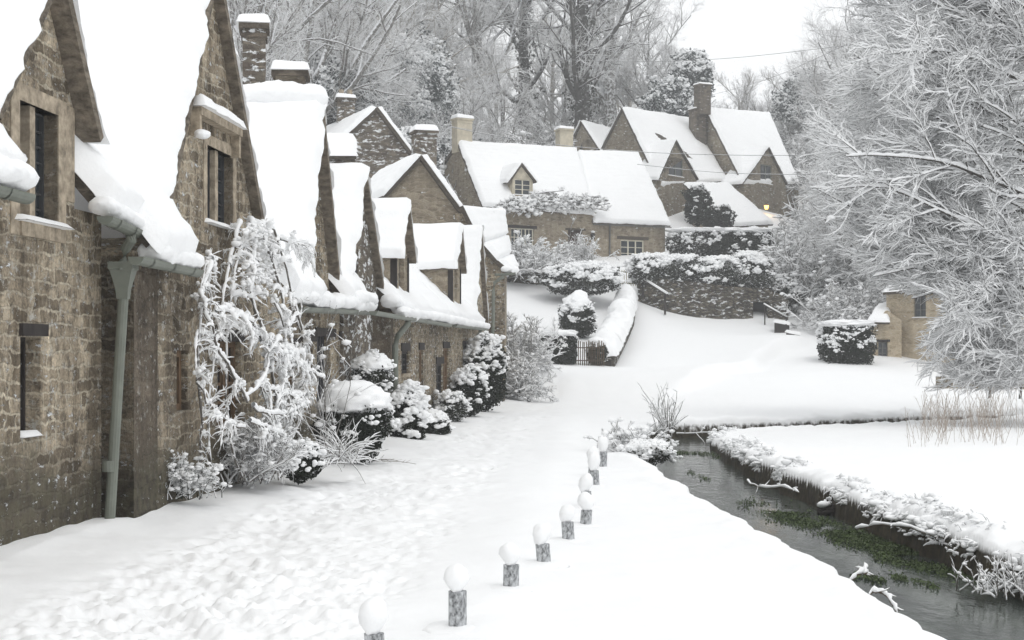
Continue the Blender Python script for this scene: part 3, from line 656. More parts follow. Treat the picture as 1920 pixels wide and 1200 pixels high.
g0, g1 = q(-300, 352, .4), q(50, 352, .4); gutter(A, RP.pt(g0[0], 2.86, .40), RP.pt(g1[0], 2.86, .40), .075)
snow_heap('eave_snow', A, RP.pt(g0[0], 2.99, .36), RP.pt(g1[0] - .08, 2.98, .36), .15, 14, 5)
ga, gb = RP.pt(13.15, 2.86, .36), RP.pt(13.98, 2.80, .36); gutter(A, ga, gb, .075, brackets=2)
snow_heap('eave_snow', A, RP.pt(13.35, 2.98, .26), RP.pt(14.1, 2.88, .34), .11, 13, 6)
hopp = RP.pt(13.88, 2.50, .27)
dp = downpipe(A, [RP.pt(13.80, 2.80, .36), RP.pt(13.84, 2.70, .36), RP.pt(13.88, 2.62, .29), RP.pt(13.88, 2.50, .27)], .05)
dp = downpipe(A, [hopp + [0, 0, -.33], RP.pt(13.80, -.05, .16)], .050, hopper=hopp, collars=(.62,))
# --- second cottage, with the tall gable
B = cottage('stone cottage with the tallest snowy gable, beside the grey green downpipe', 16, out=.3, group='cottages in the row')
bu = rect(q(387, 0, .3)[0], q(436, 0, .3)[0], q(410, 425, .3)[1], q(410, 282, .3)[1]); bl = rect(q(331, 0, .3)[0], q(352, 0, .3)[0], q(340, 770, .3)[1], q(340, 657, .3)[1])
bd_ = rect(q(408, 0, .3)[0], q(452, 0, .3)[0], q(430, 800, .3)[1], q(430, 640, .3)[1])
b0 = q(250, 800, .3)[0]; bL, bA_, bR = (14.70, 2.85), (16.55, 5.92), (18.95, 2.72)
wall(RP, [(b0, -.5), (20.4, -.5), (20.4, 2.62), bR, (bA_[0], bA_[1] - .05), bL, (b0, 2.62)], [bu, bl, bd_], .3, .7).build('wall', M['stone_near'], B)
sf = MB(); sf.box(RP.pt(b0 + .35, 1.05, .055), (.50, .70, 3.05), math.atan2(RA[1], RA[0]) - math.pi / 2); sf.build('corner_pier', M['stone_pier'], B)
fr = MB(); a0, a1 = bu[0][0], bu[1][0]; z0, z1 = bu[0][1], bu[2][1]
fbar(fr, RP, a0 - .13, a0, z0 - .05, z1 + .12, .05, .312); fbar(fr, RP, a1, a1 + .13, z0 - .05, z1 + .12, .05, .312); fbar(fr, RP, a0, a1, z1, z1 + .12, .05, .311); am = (a0 + a1) / 2; fbar(fr, RP, am - .06, am + .06, z0, z1, .08, .26)
fr.build('window_surround', M['ashlar'], B)
for x0, x1 in ((a0, am - .06), (am + .06, a1)): window(B, RP, x0, x1, z0, z1, .3, .10, 1, 6, 2, 'lead', .02, lead=True, sill=False)
sl = snow_slab([RP.pt(a0 - .1, z0, .36), RP.pt(a1 + .1, z0, .36), RP.pt(a1 + .1, z0, .15), RP.pt(a0 - .1, z0, .15)], .05, .04, 17, .02); sl.build('sill_snow', M['clump'], B, True)
h0, h1 = q(378, 0, .42), q(455, 0, .42); hz = q(410, 232, .42)[1]
hm = MB(); fbar(hm, RP, h0[0], h1[0], hz, hz + .09, .29, .42); fbar(hm, RP, h0[0], h0[0] + .08, hz - .22, hz, .29, .40); fbar(hm, RP, h1[0] - .08, h1[0], hz - .25, hz, .29, .40); ho = hm.build('hood_mould', M['ashlar'], B)
snow_slab([RP.pt(h0[0] - .03, hz + .092, .45), RP.pt(h1[0] + .03, hz + .092, .45), RP.pt(h1[0] + .03, hz + .092, .30), RP.pt(h0[0] - .03, hz + .092, .30)], .13, .04, 27, .03).build('hood_snow', M['clump'], ho, True)
snow_heap('hood_snow', ho, RP.pt(h0[0] - .02, hz - .2, .40), RP.pt(h0[0] + .12, hz - .2, .42), .06, 4, 8)
window(B, RP, bl[0][0], bl[1][0], bl[0][1], bl[2][1], .3, .07, 1, 1, 1, 'oak', .07, glass='hole', sill=False)
window(B, RP, bd_[0][0], bd_[1][0], bd_[0][1], bd_[2][1], .3, .07, 2, 4, 2, 'oak', .07, sill=False)
lintel(B, RP, bd_[0][0] - .12, bd_[1][0] + .12, bd_[2][1], bd_[2][1] + .14, .3)
gable(B, RP, (14.55, 2.78), (16.55, 6.02), (18.98, 2.76), .42, 4.5, .21, jit=.042, res=.05, lump=.3)
roof_slopes(B, [[RP.pt(b0 - .1, 2.70, .52), RP.pt(15.0, 2.72, .52), RP.pt(15.4, 6.55, -2.9), RP.pt(b0 - .1, 6.55, -2.9)], [RP.pt(18.6, 2.75, .42), RP.pt(20.6, 2.55, .30), RP.pt(20.6, 6.5, -2.9), RP.pt(18.6, 6.5, -2.9)]], snow=.24, jit=.08, droop=.06)
gutter(B, RP.pt(13.55, 2.53, .50), RP.pt(15.25, 2.50, .56), .075)
snow_heap('eave_snow', B, RP.pt(14.05, 2.60, .48), RP.pt(15.2, 2.58, .54), .12, 12, 9)
snow_heap('eave_snow', B, RP.pt(14.5, 2.80, .42), RP.pt(15.1, 2.72, .48), .12, 8, 10)
# --- third cottage
Cc = cottage('stone cottage with a thick flat snow topped ridge and dark door behind the climbing rose', 22, group='cottages in the row')
cd0 = rect(q(594, 0)[0], q(619, 0)[0], 0.0, q(606, 630)[1]); cw0 = rect(q(566, 0)[0], q(586, 0)[0], q(575, 720)[1], q(575, 640)[1]); cw1 = rect(q(634, 0)[0], q(650, 0)[0], q(642, 720)[1], q(642, 636)[1]); cw2 = rect(q(540, 0)[0], q(556, 0)[0], q(548, 740)[1], q(548, 660)[1])
cL, cA_, cR = (22.2, 2.60), (23.35, 5.52), (24.85, 2.6)
wall(RP, [(20.3, -.5), (25.4, -.5), (25.4, 2.45), cR, (cA_[0], cA_[1] - .06), cL, (20.3, 2.45)], [cd0, cw0, cw1, cw2], 0.0, .45).build('wall', M['stone_row'], Cc)
dr = MB(); fbar(dr, RP, cd0[0][0], cd0[1][0], 0, cd0[2][1], -.14, -.10)
for k in range(1, 5): x = cd0[0][0] + (cd0[1][0] - cd0[0][0]) * k / 5; fbar(dr, RP, x - .008, x + .008, 0, cd0[2][1], -.10, -.085)
dro = dr.build('door', M['door_dark'], Cc); kn = MB(); v, f = blobs(np.array([RP.pt(cd0[0][0] + .12, 1.0, -.06)]), np.array([[.03, .03, .03]]), ICO1, 0); kn.addq(v, f); kn.build('door_knob', M['lead'], dro, True)
lintel(Cc, RP, q(590, 0)[0], q(626, 0)[0], q(606, 631)[1], q(606, 615)[1], 0, proud=.04)
for w_, (x0, x1, y0, y1) in ((cw0, (562, 590, 640, 619)), (cw1, (635, 652, 637, 622)), (cw2, (538, 560, 660, 634))):
    window(Cc, RP, w_[0][0], w_[1][0], w_[0][1], w_[2][1], 0, .06, 1, 3, 2, 'oak', .05); lintel(Cc, RP, q(x0, 0)[0], q(x1, 0)[0], q((x0 + x1) / 2, y0)[1], q((x0 + x1) / 2, y1)[1], 0, proud=.035)
gable(Cc, RP, (22.05, 2.55), (23.3, 5.55), (24.75, 2.62), .17, 4.5, .24, jit=.06, res=.08)
roof_slopes(Cc, [[RP.pt(20.4, 2.52, .30), RP.pt(22.4, 2.50, .30), RP.pt(22.6, 6.1, -2.9), RP.pt(20.4, 6.1, -2.9)], [RP.pt(24.5, 2.6, .26), RP.pt(26.2, 2.6, .26), RP.pt(26.2, 6.0, -2.9), RP.pt(24.5, 6.0, -2.9)]], snow=.22, jit=.08, droop=.05)
snow_heap('ridge_snow', Cc, RP.pt(23.3, 5.62, .10), RP.pt(23.3, 5.64, -2.6), .24, 22, 12, 'snow', .9, .3)
gA, gB_ = q(560, 575, .30), q(690, 578, .30); gutter(Cc, RP.pt(gA[0], 2.30, .30), RP.pt(gB_[0], 2.40, .30), .08, brackets=6)
snow_heap('eave_snow', Cc, RP.pt(gA[0] - .3, 2.44, .28), RP.pt(gB_[0] + .1, 2.50, .30), .15, 30, 13)
snow_heap('eave_snow', Cc, RP.pt(24.7, 2.62, .25), RP.pt(26.3, 2.55, .30), .19, 12, 14)
chimney(Cc, (-.148 * 26.5, 26.5), .5, .55, 5.2, HC + 512 / FPX * 26.5, .08, sn=.2)
chimney(Cc, (-.1725 * 28, 28), .42, .6, 5.0, HC + 600 / FPX * 28, .15, mat='stone_snowy', sn=.2)
# --- fourth cottage
D = cottage('narrow stone cottage with a leaded window in its steep gable', 27, group='cottages in the row')
dL, dA_, dR = (25.5, 2.68), (27.0, 5.0), (29.0, 2.75)
dw = [(26.0, 3.05), (26.75, 3.05), (26.75, 4.2), (26.0, 3.3)]
wall(RP, [(25.3, -.5), (29.0, -.5), dR, (dA_[0], dA_[1] - .05), dL], [rect(26.05, 26.8, 2.95, 3.85)], 0.05, .45).build('wall', M['stone_snowy'], D)
window(D, RP, 26.05, 26.8, 2.95, 3.85, .05, .02, 1, 5, 3, 'lead', .04, lead=True)
gable(D, RP, (25.35, 2.62), (26.95, 4.98), (29.1, 2.72), .18, 4.3, .24, jit=.06, res=.09)
pier = MB(); pier.box(RP.pt(28.6, .85, .12), (.5, .6, 3.1), 0); pier.build('corner_pier', M['stone_pier'], D)
roof_slopes(D, [[RP.pt(24.6, 4.6, -1.4), RP.pt(29.5, 4.6, -1.4), RP.pt(29.5, 5.9, -3.2), RP.pt(24.6, 5.9, -3.2)]], snow=.22)
snow_heap('eave_snow', D, RP.pt(28.1, 2.62, .40), RP.pt(30.0, 2.42, .55), .17, 16, 15)
# --- fifth: two dormers and a gable over a long wall
E = cottage('long stone cottage with two snow roofed dormers above a slit windowed wall', 36, out=.3, group='cottages in the row')
o3 = .3; holes = []
specs = [(753, 766, 700, 658), (786, 793, 742, 656), (818, 830, 738, 682), (831, 841, 735, 653), (868, 877, 700, 650)]
for (x0, x1, y0, y1) in specs:
    xm = (x0 + x1) / 2; holes.append(rect(q(x0, 0, o3)[0], q(x1, 0, o3)[0], q(xm, y0, o3)[1], q(xm, y1, o3)[1]))
wall(RP, [(28.9, -.5), (48.2, -.5), (48.2, 2.55), (47.0, 2.6), (44.9, 5.3), (43.2, 2.5), (28.9, 2.40)], holes, o3, .6).build('wall', M['stone_row'], E)
for k, h in enumerate(holes):
    window(E, RP, h[0][0], h[1][0], h[0][1], h[2][1], o3, .04, 1 if k != 3 else 2, 3, 2, 'oak' if k in (1, 3) else 'timber', .06, snow=False)
    lintel(E, RP, h[0][0] - .1, h[1][0] + .1, h[2][1], h[2][1] + .16, o3, proud=.03)
roof_slopes(E, [[RP.pt(28.8, 2.48, .52), RP.pt(36.5, 2.46, .52), RP.pt(36.5, 5.0, -2.3), RP.pt(28.8, 5.0, -2.3)], [RP.pt(36.5, 2.47, .52), RP.pt(44.2, 2.5, .52), RP.pt(44.2, 5.3, -2.5), RP.pt(36.5, 5.3, -2.5)]], snow=.2, res=.1, droop=.04)
def dormer(root, a0, am, a1, ze, za, out, back, wallm, zb=2.5, post=None):
    wp = [(a0, zb), (a1, zb), (a1, ze), (am, za), (a0, ze)]
    d_ = wall(RP, wp, [rect(am - .35, am + .35, zb + .35, ze - .05)], out, .2, .05)
    for a in (a0, a1 - .01):
        d_.hexa([RP.pt(a, zb - .3, out - .2), RP.pt(a, zb - .3, -back), RP.pt(a, ze, -back), RP.pt(a, ze, out - .2)], [RP.pt(a + .01, zb - .3, out - .2), RP.pt(a + .01, zb - .3, -back), RP.pt(a + .01, ze, -back), RP.pt(a + .01, ze, out - .2)])
    d_.build('dormer_wall', M[wallm], root)
    window(root, RP, am - .35, am + .35, zb + .35, ze - .05, out, .1, 1, 4, 2, 'lead', .03, lead=True, snow=False)
    for a in (a0 - .03, a1 - .03):
        c = MB(); c.hexa([RP.pt(a, zb, out - .1), RP.pt(a + .08, zb, out - .1), RP.pt(a + .08, ze, out - .1), RP.pt(a, ze, out - .1)], [RP.pt(a, zb, out + .03), RP.pt(a + .08, zb, out + .03), RP.pt(a + .08, ze, out + .03), RP.pt(a, ze, out + .03)])
        c.build('corner_post', M['timber'], root)
    gable(root, RP, (a0 - .14, ze - .06), (am, za + .06), (a1 + .14, ze - .06), out + .17, back + 1.0, .18, 'dormer_roof', jit=.04, res=.08, th=.08)
dormer(E, 29.6, 30.35, 31.15, 3.62, 4.68, .28, 2.3, 'stone_far')
dormer(E, 38.7, 39.6, 40.5, 3.90, 4.95, .28, 2.6, 'stone_far')
gable(E, RP, (43.1, 2.45), (44.9, 5.45), (47.0, 2.5), .43, 4.6, .2, jit=.05, res=.1)
gutter(E, RP.pt(q(700, 600, .6)[0], 2.36, .60), RP.pt(q(742, 600, .6)[0] + 8, 2.33, .60), .075, brackets=6); gutter(E, RP.pt(36.6, 2.34, .60), RP.pt(44.5, 2.36, .60), .07, brackets=5)
snow_heap('eave_snow', E, RP.pt(28.3, 2.44, .62), RP.pt(44.6, 2.44, .58), .12, 90, 16)
for (px, yt, yb, pr) in ((741, 640, 838, .42), (886, 650, 742, .42)):
    a, zt = q(px, yt, pr); zb_ = 0.0
    downpipe(E, [RP.pt(a + .5, 2.34, .60), RP.pt(a + .45, 2.22, .60), RP.pt(a + .1, 1.98, .46), RP.pt(a, 1.80, pr), RP.pt(a, zb_, pr)], .06, collars=(.9,))
# --- the end cottage
Hc = thing('stone_cottage', 'end cottage of the row with a sweeping snowy eave and pale gutter facing the camera', 'cottage', (-.6, 48, 0), 'cottages in the row')
pe = Plane((-1.2, 48.0), (1, -.02), False); pe.N = np.array([-.02, -1.0])
eh = lambda px, py: pe.hit(px, py)
ex = [(850, 800), (946, 800), (946, 505), (930, 487), (906, 457), (885, 400), (850, 400)]
wall(pe, hp(pe, ex), [], 0, .5).build('wall', M['stone_row'], Hc)
sm = MB(); sm.hexa([P(944, 800, 48), P(944, 800, 56), P(944, 510, 56) , P(944, 510, 48)], [P(946, 800, 48.1), P(950, 800, 56), P(950, 510, 56), P(946, 510, 48.1)]); sm.build('side_wall', M['stone_row'], Hc)
near = [(868, 385), (903, 455), (932, 487), (962, 512)]; far = [(940, 392), (946, 440), (953, 478), (968, 505)]
sl_ = []
for k in range(3): sl_.append([P(*near[k + 1], 47.8), P(*far[k + 1], 56), P(*far[k], 56), P(*near[k], 47.8)])
roof_slopes(Hc, sl_, .14, .18, .1, .03, lump=.25)
snow_heap('ridge_snow', Hc, P(880, 396, 48.5), P(940, 398, 56), .16, 30, 18, 'snow', .8, .15)
gutter(Hc, P(928, 513, 47.6), P(966, 511, 47.7), .08, brackets=1)
snow_heap('eave_snow', Hc, P(945, 505, 47.6), P(967, 507, 48.2), .13, 8, 19)
downpipe(Hc, [P(945, 518, 47.6), P(938, 522, 47.6), P(927, 530, 47.7), P(925, 545, 47.75), P(925, 600, 47.75), P(922, 650, 47.75)], .055)

# --- rear wings seen over the roofs
def rear_gable(label, apex, left, right, bottom, d, depth, mat, dx=0.0, th=.12, sn=.2, roofdir=(0.0, 1.0)):
    t = thing('stone_outbuilding', label, 'cottage wing', G(apex[0], 0, d), 'cottage wings behind the row')
    t.location[2] = HC + (HY - bottom) / FPX * d
    pl = Plane((0, d), (1, 0)); w_ = [(left[0] + 4, left[1] + 4), (left[0] + 4, bottom), (right[0] - 4, bottom), (right[0] - 4, right[1] + 4), (apex[0], apex[1] + 6)][::-1]
    wall(pl, hp(pl, w_), [], 0, .4).build('wall', M[mat], t)
    a, l, r = P(*apex, d - .15), P(*left, d - .15), P(*right, d - .15); D_ = np.array([roofdir[0], roofdir[1], 0]) * depth
    roof_slopes(t, [[l, l + D_, a + D_, a], [r, r + D_, a + D_, a]], th, sn, .1, .05, lump=.3)
    return t
rear_gable('rear wing with the low snow capped gable, directly behind the row', (790, 290), (722, 364), (884, 418), 470, 52, 5, 'stone_far', roofdir=(-.35, 1))
rear_gable('snow flecked dark stone gable, the higher of the two behind the row', (708, 200), (640, 262), (776, 290), 400, 62, 7, 'stone_snowy', roofdir=(-.45, 1))
lw = thing('stone_outbuilding', 'low flat snow covered outbuilding roof below the dark stone gable', 'outbuilding', P(650, 330, 40), 'cottage wings behind the row')
mb = MB(); mb.hexa([P(560, 420, 40), P(690, 420, 40), P(690, 420, 48), P(560, 420, 48)], [P(560, 290, 40), P(664, 290, 40), P(664, 296, 47), P(560, 296, 47)]); mb.build('wall', M['stone_snowy'], lw)
roof_slopes(lw, [[P(560, 292, 39.8), P(668, 292, 39.8), P(668, 262, 47), P(560, 262, 47)]], .1, .2, .1, .04)
cw_ = thing('chimney_stack', 'free standing snow plastered chimney stack right of the dark stone gable', 'chimney', P(795, 340, 60), 'chimney stacks behind the row')
chimney(cw_, P(795, 0, 60)[:2], .85, .8, P(0, 400, 60)[2], P(0, 252, 60)[2], .3, mat='stone_snowy', sn=.25, name='stack')
cw_ = thing('chimney_stack', 'small slatted chimney stack showing left of the higher gable among the branches', 'chimney', P(648, 300, 66), 'chimney stacks behind the row')
chimney(cw_, P(648, 0, 66)[:2], .75, .7, P(0, 330, 66)[2], P(0, 190, 66)[2], .2, mat='stone_snowy', sn=.2, name='stack', flues=2)

# ------------------------------------------------------------------ cottages up the hill
def far_cottage(label, F0, F1, dpx, d0, d1, dback, base_py, loc_py):
    pass
ZP = lambda py, d: HC + (HY - py) / FPX * d
# cottage with dormer and door (mid distance)
p1 = P(903, 0, 82)[:2]; p2 = P(1247, 0, 88)[:2]; p0 = P(833, 0, 86.5)[:2]
Mc = thing('stone_cottage', 'honey stone cottage with one small dormer, a dark door and number 11, above the hedge', 'cottage', (p1[0], p1[1], ZP(500, 82)), 'cottages up the hill')
pf = Plane(p1, p2 - p1); hh = lambda pts, o=0: hp(pf, pts, o)
def prect(pl, x0, x1, y0, y1, out=0.0):     # px rectangle -> (a, z) rectangle on the plane
    a0 = pl.hit(x0, y0, out)[0]; a1 = pl.hit(x1, y0, out)[0]; xm = (x0 + x1) / 2; return rect(a0, a1, pl.hit(xm, y0, out)[1], pl.hit(xm, y1, out)[1])
w1 = prect(pf, 958, 1001, 462, 428); w2 = prect(pf, 1164, 1208, 489, 450); dd = prect(pf, 1065, 1092, 486, 432)
wall(pf, hh([(903, 540), (1247, 540), (1247, 422), (1118, 410), (1118, 398), (903, 382)]), [w1, w2, dd], 0, .4, .15).build('wall', M['stone_far'], Mc)
window(Mc, pf, w1[0][0], w1[1][0], w1[0][1], w1[2][1], 0, .08, 3, 2, 2, 'cream', .06); window(Mc, pf, w2[0][0], w2[1][0], w2[0][1], w2[2][1], 0, .08, 3, 3, 1, 'cream', .07)
lintel(Mc, pf, w1[0][0] - .2, w1[1][0] + .2, w1[2][1], w1[2][1] + .16, 0, 'timber'); lintel(Mc, pf, pf.hit(1157, 0)[0], pf.hit(1216, 0)[0], w2[2][1] + .02, w2[2][1] + .2, 0, 'slate'); lintel(Mc, pf, pf.hit(1060, 0)[0], pf.hit(1098, 0)[0], dd[2][1], dd[2][1] + .12, 0, 'slate')
dr = MB(); fbar(dr, pf, dd[0][0], dd[1][0], dd[0][1], dd[2][1], -.2, -.12)
for k in range(1, 6): x = dd[0][0] + (dd[1][0] - dd[0][0]) * k / 6; fbar(dr, pf, x - .012, x + .012, dd[0][1], dd[2][1], -.12, -.10)
dr.build('door', M['door'], Mc)
n1_ = MB()
for k in (0, .13): 
    a, z = pf.hit(1097, 451); fbar(n1_, pf, a + k, a + k + .035, z - .1, z + .1, 0, .02)
n1_.build('house_number', M['timber'], Mc)
lm = MB(); a, z = pf.hit(1108, 445); c = pf.pt(a, z, .22)
lm.box(c, (.20, .20, .26)); lm.tube([c + [0, 0, .13], c + [0, 0, .26]], [.17, .03], 4); lm.tube([c + [0, 0, .2], pf.pt(a, z + .22, .1), pf.pt(a, z + .1, 0)], .02, 6)
lo_ = lm.build('wall_lantern', M['timber'], Mc); s2 = MB(); v, f = blobs(np.array([c + [0, 0, .30]]), np.array([[.13, .13, .07]])); s2.addq(v, f); s2.build('lantern_snow', M['clump'], lo_, True)
gp = Plane(p0, p1 - p0)                    # its gable end
apx = gp.hit(861, 266)
wall(gp, [gp.hit(833, 540), gp.hit(903, 540), gp.hit(902, 380), apx, gp.hit(834, 312)], [], 0, .4).build('gable_wall', M['stone_far'], Mc)
R0 = gp.pt(*apx, .12); R1 = P(1080, 280, 90.5); R2 = P(1195, 286, 92)
Ea, Eb = P(905, 386, 81.6), P(1115, 402, 85.6); Ec, Ed = P(1112, 416, 85.3), P(1258, 422, 87.9)
rear = gp.pt(gp.hit(832, 308)[0], gp.hit(832, 308)[1], .12); r2 = R2 + (rear - R0); r1 = R1 + (rear - R0)
roof_slopes(Mc, [[Ea, Eb, R1, R0], [Ec, Ed, R2, P(1082, 284, 90.5)]], .12, .22, .12, .05, smat='snow_far', lump=.25)
roof_slopes(Mc, [[rear, r1, R1, R0], [r1, r2, R2, R1]], .12, .2, .3, .05, 'rear_roof', smat='snow_far')
chimney(Mc, (gp.pt(*apx)[0] + .15, gp.pt(*apx)[1] + .35), .95, .7, apx[1] - .6, ZP(224, 84.5), .5, mat='ashlar_far', cap='ashlar_far', sn=.2, name='chimney')
chimney(Mc, P(1058, 0, 92)[:2], .85, .8, ZP(290, 92), ZP(246, 92), .35, mat='ashlar_far', cap='ashlar_far', sn=.2, name='chimney')
dpp = MB(); a, z = pf.hit(1142, 420); dpp.tube([pf.pt(a, z, .08), pf.pt(a, ZP(500, 86), .08)], .045, 8); dpp.build('downpipe', M['pipe_dark'], Mc)
gutter(Mc, Ec + [0, -.1, -.12], Ed + [0, -.1, -.12], .06, mat='pipe_dark')
def far_dormer(root, pl, out, x0, x1, xa, yb, ye, ya, back, mat, wx0, wx1, wy0, wy1, fm='cream', lights=2, rows=3, cols=1, over=7, oy=6, smat='snow_far', sn=.18, backv=None):
    pts = [pl.hit(x0, yb, out), pl.hit(x1, yb, out), pl.hit(x1, ye, out), pl.hit(xa, ya, out), pl.hit(x0, ye, out)]
    hw = prect(pl, wx0, wx1, wy0, wy1, out); wall(pl, pts, [hw], out, min(back, 1.6), .12).build('dormer_wall', M[mat], root)
    window(root, pl, hw[0][0], hw[1][0], hw[0][1], hw[2][1], out, .06, lights, rows, cols, fm, .06)
    bk = np.array([-pl.N[0], -pl.N[1], 0]) if backv is None else nrm(np.array(backv, float)); back = min(back, 3.0) if out < 0 else 1.9
    k = lambda x, y: pl.pt(*pl.hit(x, y, out + .15), out + .15)
    l, r, a_ = k(x0 - over, ye + oy), k(x1 + over, ye + oy), k(xa, ya - 5)
    roof_slopes(root, [[l, l + bk * back, a_ + bk * back, a_], [r, r + bk * back, a_ + bk * back, a_]], .1, sn, .1, .04, 'dormer_roof', smat=smat)
far_dormer(Mc, pf, -.15, 961, 999, 979, 374, 336, 310, 3.4, 'ashlar_far', 965, 996, 366, 336, over=8, oy=5)

# cottage 2 up the hill
def hill_cottage(label, gl, gr, ga, ridge_end, far_eave, fr0, d_gl, d_gr, d_far, wallbot, mat, eave_r, dorm, wins, ch=None):
    pl0 = P(gl[0], 0, d_gl)[:2]; pr0 = P(gr[0], 0, d_gr)[:2]; pz = P(far_eave[0], 0, d_far)[:2]
    t = thing('stone_cottage', label, 'cottage', (pr0[0], pr0[1], ZP(wallbot, d_gr)), 'cottages up the hill')
    gp = Plane(pl0, pr0 - pl0); fp = Plane(pr0, pz - pr0); ap = gp.hit(*ga)
    wall(gp, [gp.hit(gl[0], wallbot), gp.hit(gr[0], wallbot), gp.hit(*gr), ap, gp.hit(*gl)], [], 0, .4).build('gable_wall', M[mat], t)
    fe = fp.hit(*far_eave); g0 = fp.hit(gr[0], gr[1])
    holes = [prect(fp, *w_[:4]) for w_ in wins]
    wall(fp, [fp.hit(gr[0] + 1, wallbot), (fe[0], fp.hit(gr[0] + 1, wallbot)[1]), (fe[0], g0[1]), (0.02, g0[1])], holes, 0, .4, .12).build('wall', M[mat], t)
    for h_, w_ in zip(holes, wins): window(t, fp, h_[0][0], h_[1][0], h_[0][1], h_[2][1], 0, .06, w_[4], w_[5], 1, w_[6], .07)
    k = lambda p_: gp.pt(*gp.hit(*p_, .15), .15)
    a_, l_, r_ = k((ga[0], ga[1] - 3)), k((gl[0] - 3, gl[1] + 4)), k((gr[0] + 2, gr[1] + 4))
    dfar = np.linalg.norm(pz) ; Rz = ridge_end; Re = P(Rz[0], Rz[1], Rz[2]); fe3 = P(far_eave[0], far_eave[1], d_far)
    roof_slopes(t, [[r_, fe3, Re, a_]], .14, .2, .13, .05, smat='snow_far', lump=.25)
    roof_slopes(t, [[l_, Re + (l_ - a_), Re, a_]], .14, .2, .3, .05, 'rear_roof', smat='snow_far')
    return t, gp, fp
K2, gp2, fp2 = hill_cottage('ivy clad hill cottage with a snowy lean to, between the other two peaked ones', (1130, 274), (1236, 345), (1166, 204), (1290, 222, 113), (1362, 338), None, 104, 100, 107, 470, 'stone_upper', None, None,
    [(1262, 1281, 410, 382, 2, 2, 'oak')])
far_dormer(K2, fp2, .25, 1238, 1306, 1268, 470, 328, 266, 4.5, 'stone_upper', 1254, 1281, 331, 296, 'pipe', 2, 2, 1, over=4, oy=8)
lt = [P(1281, 344, 99.6), P(1365, 346, 103), P(1450, 420, 97.5), P(1376, 424, 94.5)]
roof_slopes(K2, [[lt[3], lt[2], lt[1], lt[0]]], .12, .2, .12, .05, 'lean_to_roof', smat='snow_far')
lw2 = MB(); lw2.hexa([P(1376, 500, 94.8), P(1440, 500, 97), P(1370, 500, 102), P(1300, 500, 99.5)], [P(1376, 426, 94.8), P(1440, 424, 97), P(1364, 350, 102), P(1290, 350, 99.5)]); lw2.build('lean_to_wall', M['stone_upper'], K2)
K3, gp3, fp3 = hill_cottage('topmost stone cottage with the tall square chimney and a lit amber lamp by its door', (1312, 300), (1392, 340), (1322, 206), (1440, 212, 121), (1497, 345), None, 111, 106, 112, 450, 'stone_upper', None, None,
    [(1440, 1456, 425, 388, 1, 2, 'timber')])
far_dormer(K3, fp3, .25, 1396, 1473, 1442, 450, 336, 280, 4.5, 'stone_upper', 1426, 1447, 345, 309, 'pipe', 2, 2, 1, over=4, oy=8)
chimney(K3, P(1308, 0, 110)[:2], .95, .9, ZP(330, 110), ZP(208, 110), .45, mat='chim_dark', cap='chim_dark', sn=.1, name='chimney_breast')
chimney(K3, P(1317, 0, 109.5)[:2], .95, .8, ZP(215, 109.5), ZP(162, 109.5), .45, mat='chim_dark', cap='chim_dark', sn=.12, name='chimney')
lm = MB(); c = P(1437, 389, 104); lm.tube([c + [0, 0, -.12], c + [0, 0, .14]], [.10, .17], 8); lmo = lm.build('lamp_shade', M['glow'], K3)
l2 = MB(); l2.tube([c + [0, 0, .14], c + [0, 0, .24]], [.22, .03], 8); l2.tube([c + [0, 0, .2], c + [.15, 1.0, .4], c + [.2, 2.0, .2]], .03, 6); l2.build('lamp_bracket', M['timber'], K3)
ll = bpy.data.lights.new('lamp_light', 'POINT'); ll.energy = 12; ll.color = (1, .6, .25); ll.shadow_soft_size = .15
llo = bpy.data.objects.new('lamp_light', ll); scene.collection.objects.link(llo); llo.location = c + np.array([0, -.35, -.05])
K1 = thing('stone_cottage', 'small peaked stone house showing only its gable, leftmost of the three up the hill', 'cottage', P(1108, 300, 118), 'cottages up the hill')
k1 = Plane(P(1073, 0, 120)[:2], P(1143, 0, 114)[:2] - P(1073, 0, 120)[:2]); kap = k1.hit(1090, 229)
hw = prect(k1, 1092, 1112, 284, 262); wall(k1, [k1.hit(1073, 330), k1.hit(1136, 330), k1.hit(1123, 278), kap, k1.hit(1073, 264)], [hw], 0, .3, .1).build('wall', M['stone_far'], K1); window(K1, k1, hw[0][0], hw[1][0], hw[0][1], hw[2][1], 0, .05, 2, 2, 1, 'cream', .06)
ka = k1.pt(*k1.hit(1089, 226, .2), .2); kr = k1.pt(*k1.hit(1128, 286, .2), .2); kl = k1.pt(*k1.hit(1068, 268, .2), .2); kd = np.array([3.2, 5.5, 0])
roof_slopes(K1, [[kr, kr + kd, ka + kd, ka], [kl, kl + kd, ka + kd, ka]], .14, .2, .13, .05, smat='snow_far')

# --- cottage behind the big tree on the right
r0 = P(1662, 0, 66)[:2]; r1 = P(1990, 0, 60)[:2]
Rc = thing('stone_cottage', 'pale tan rendered cottage half hidden behind the big snowy tree on the right', 'cottage', (r0[0], r0[1], ZP(700, 66)))
rp = Plane(r0, r1 - r0); rw = prect(rp, 1713, 1736, 596, 553); rw2 = prect(rp, 1800, 1830, 596, 553); rw3 = prect(rp, 1790, 1822, 700, 655)
wall(rp, [rp.hit(1662, 770), rp.hit(1990, 800), rp.hit(1990, 520), rp.hit(1662, 545)], [rw, rw2, rw3], 0, .4, .15).build('wall', M['stone_right'], Rc)
for w_ in (rw, rw2, rw3): window(Rc, rp, w_[0][0], w_[1][0], w_[0][1], w_[2][1], 0, .08, 2, 3, 1, 'pipe_dark', .05)
rl = Plane(P(1640, 0, 68)[:2], P(1662, 0, 65.6)[:2] - P(1640, 0, 68)[:2]); rw4 = prect(rl, 1645, 1658, 674, 642)
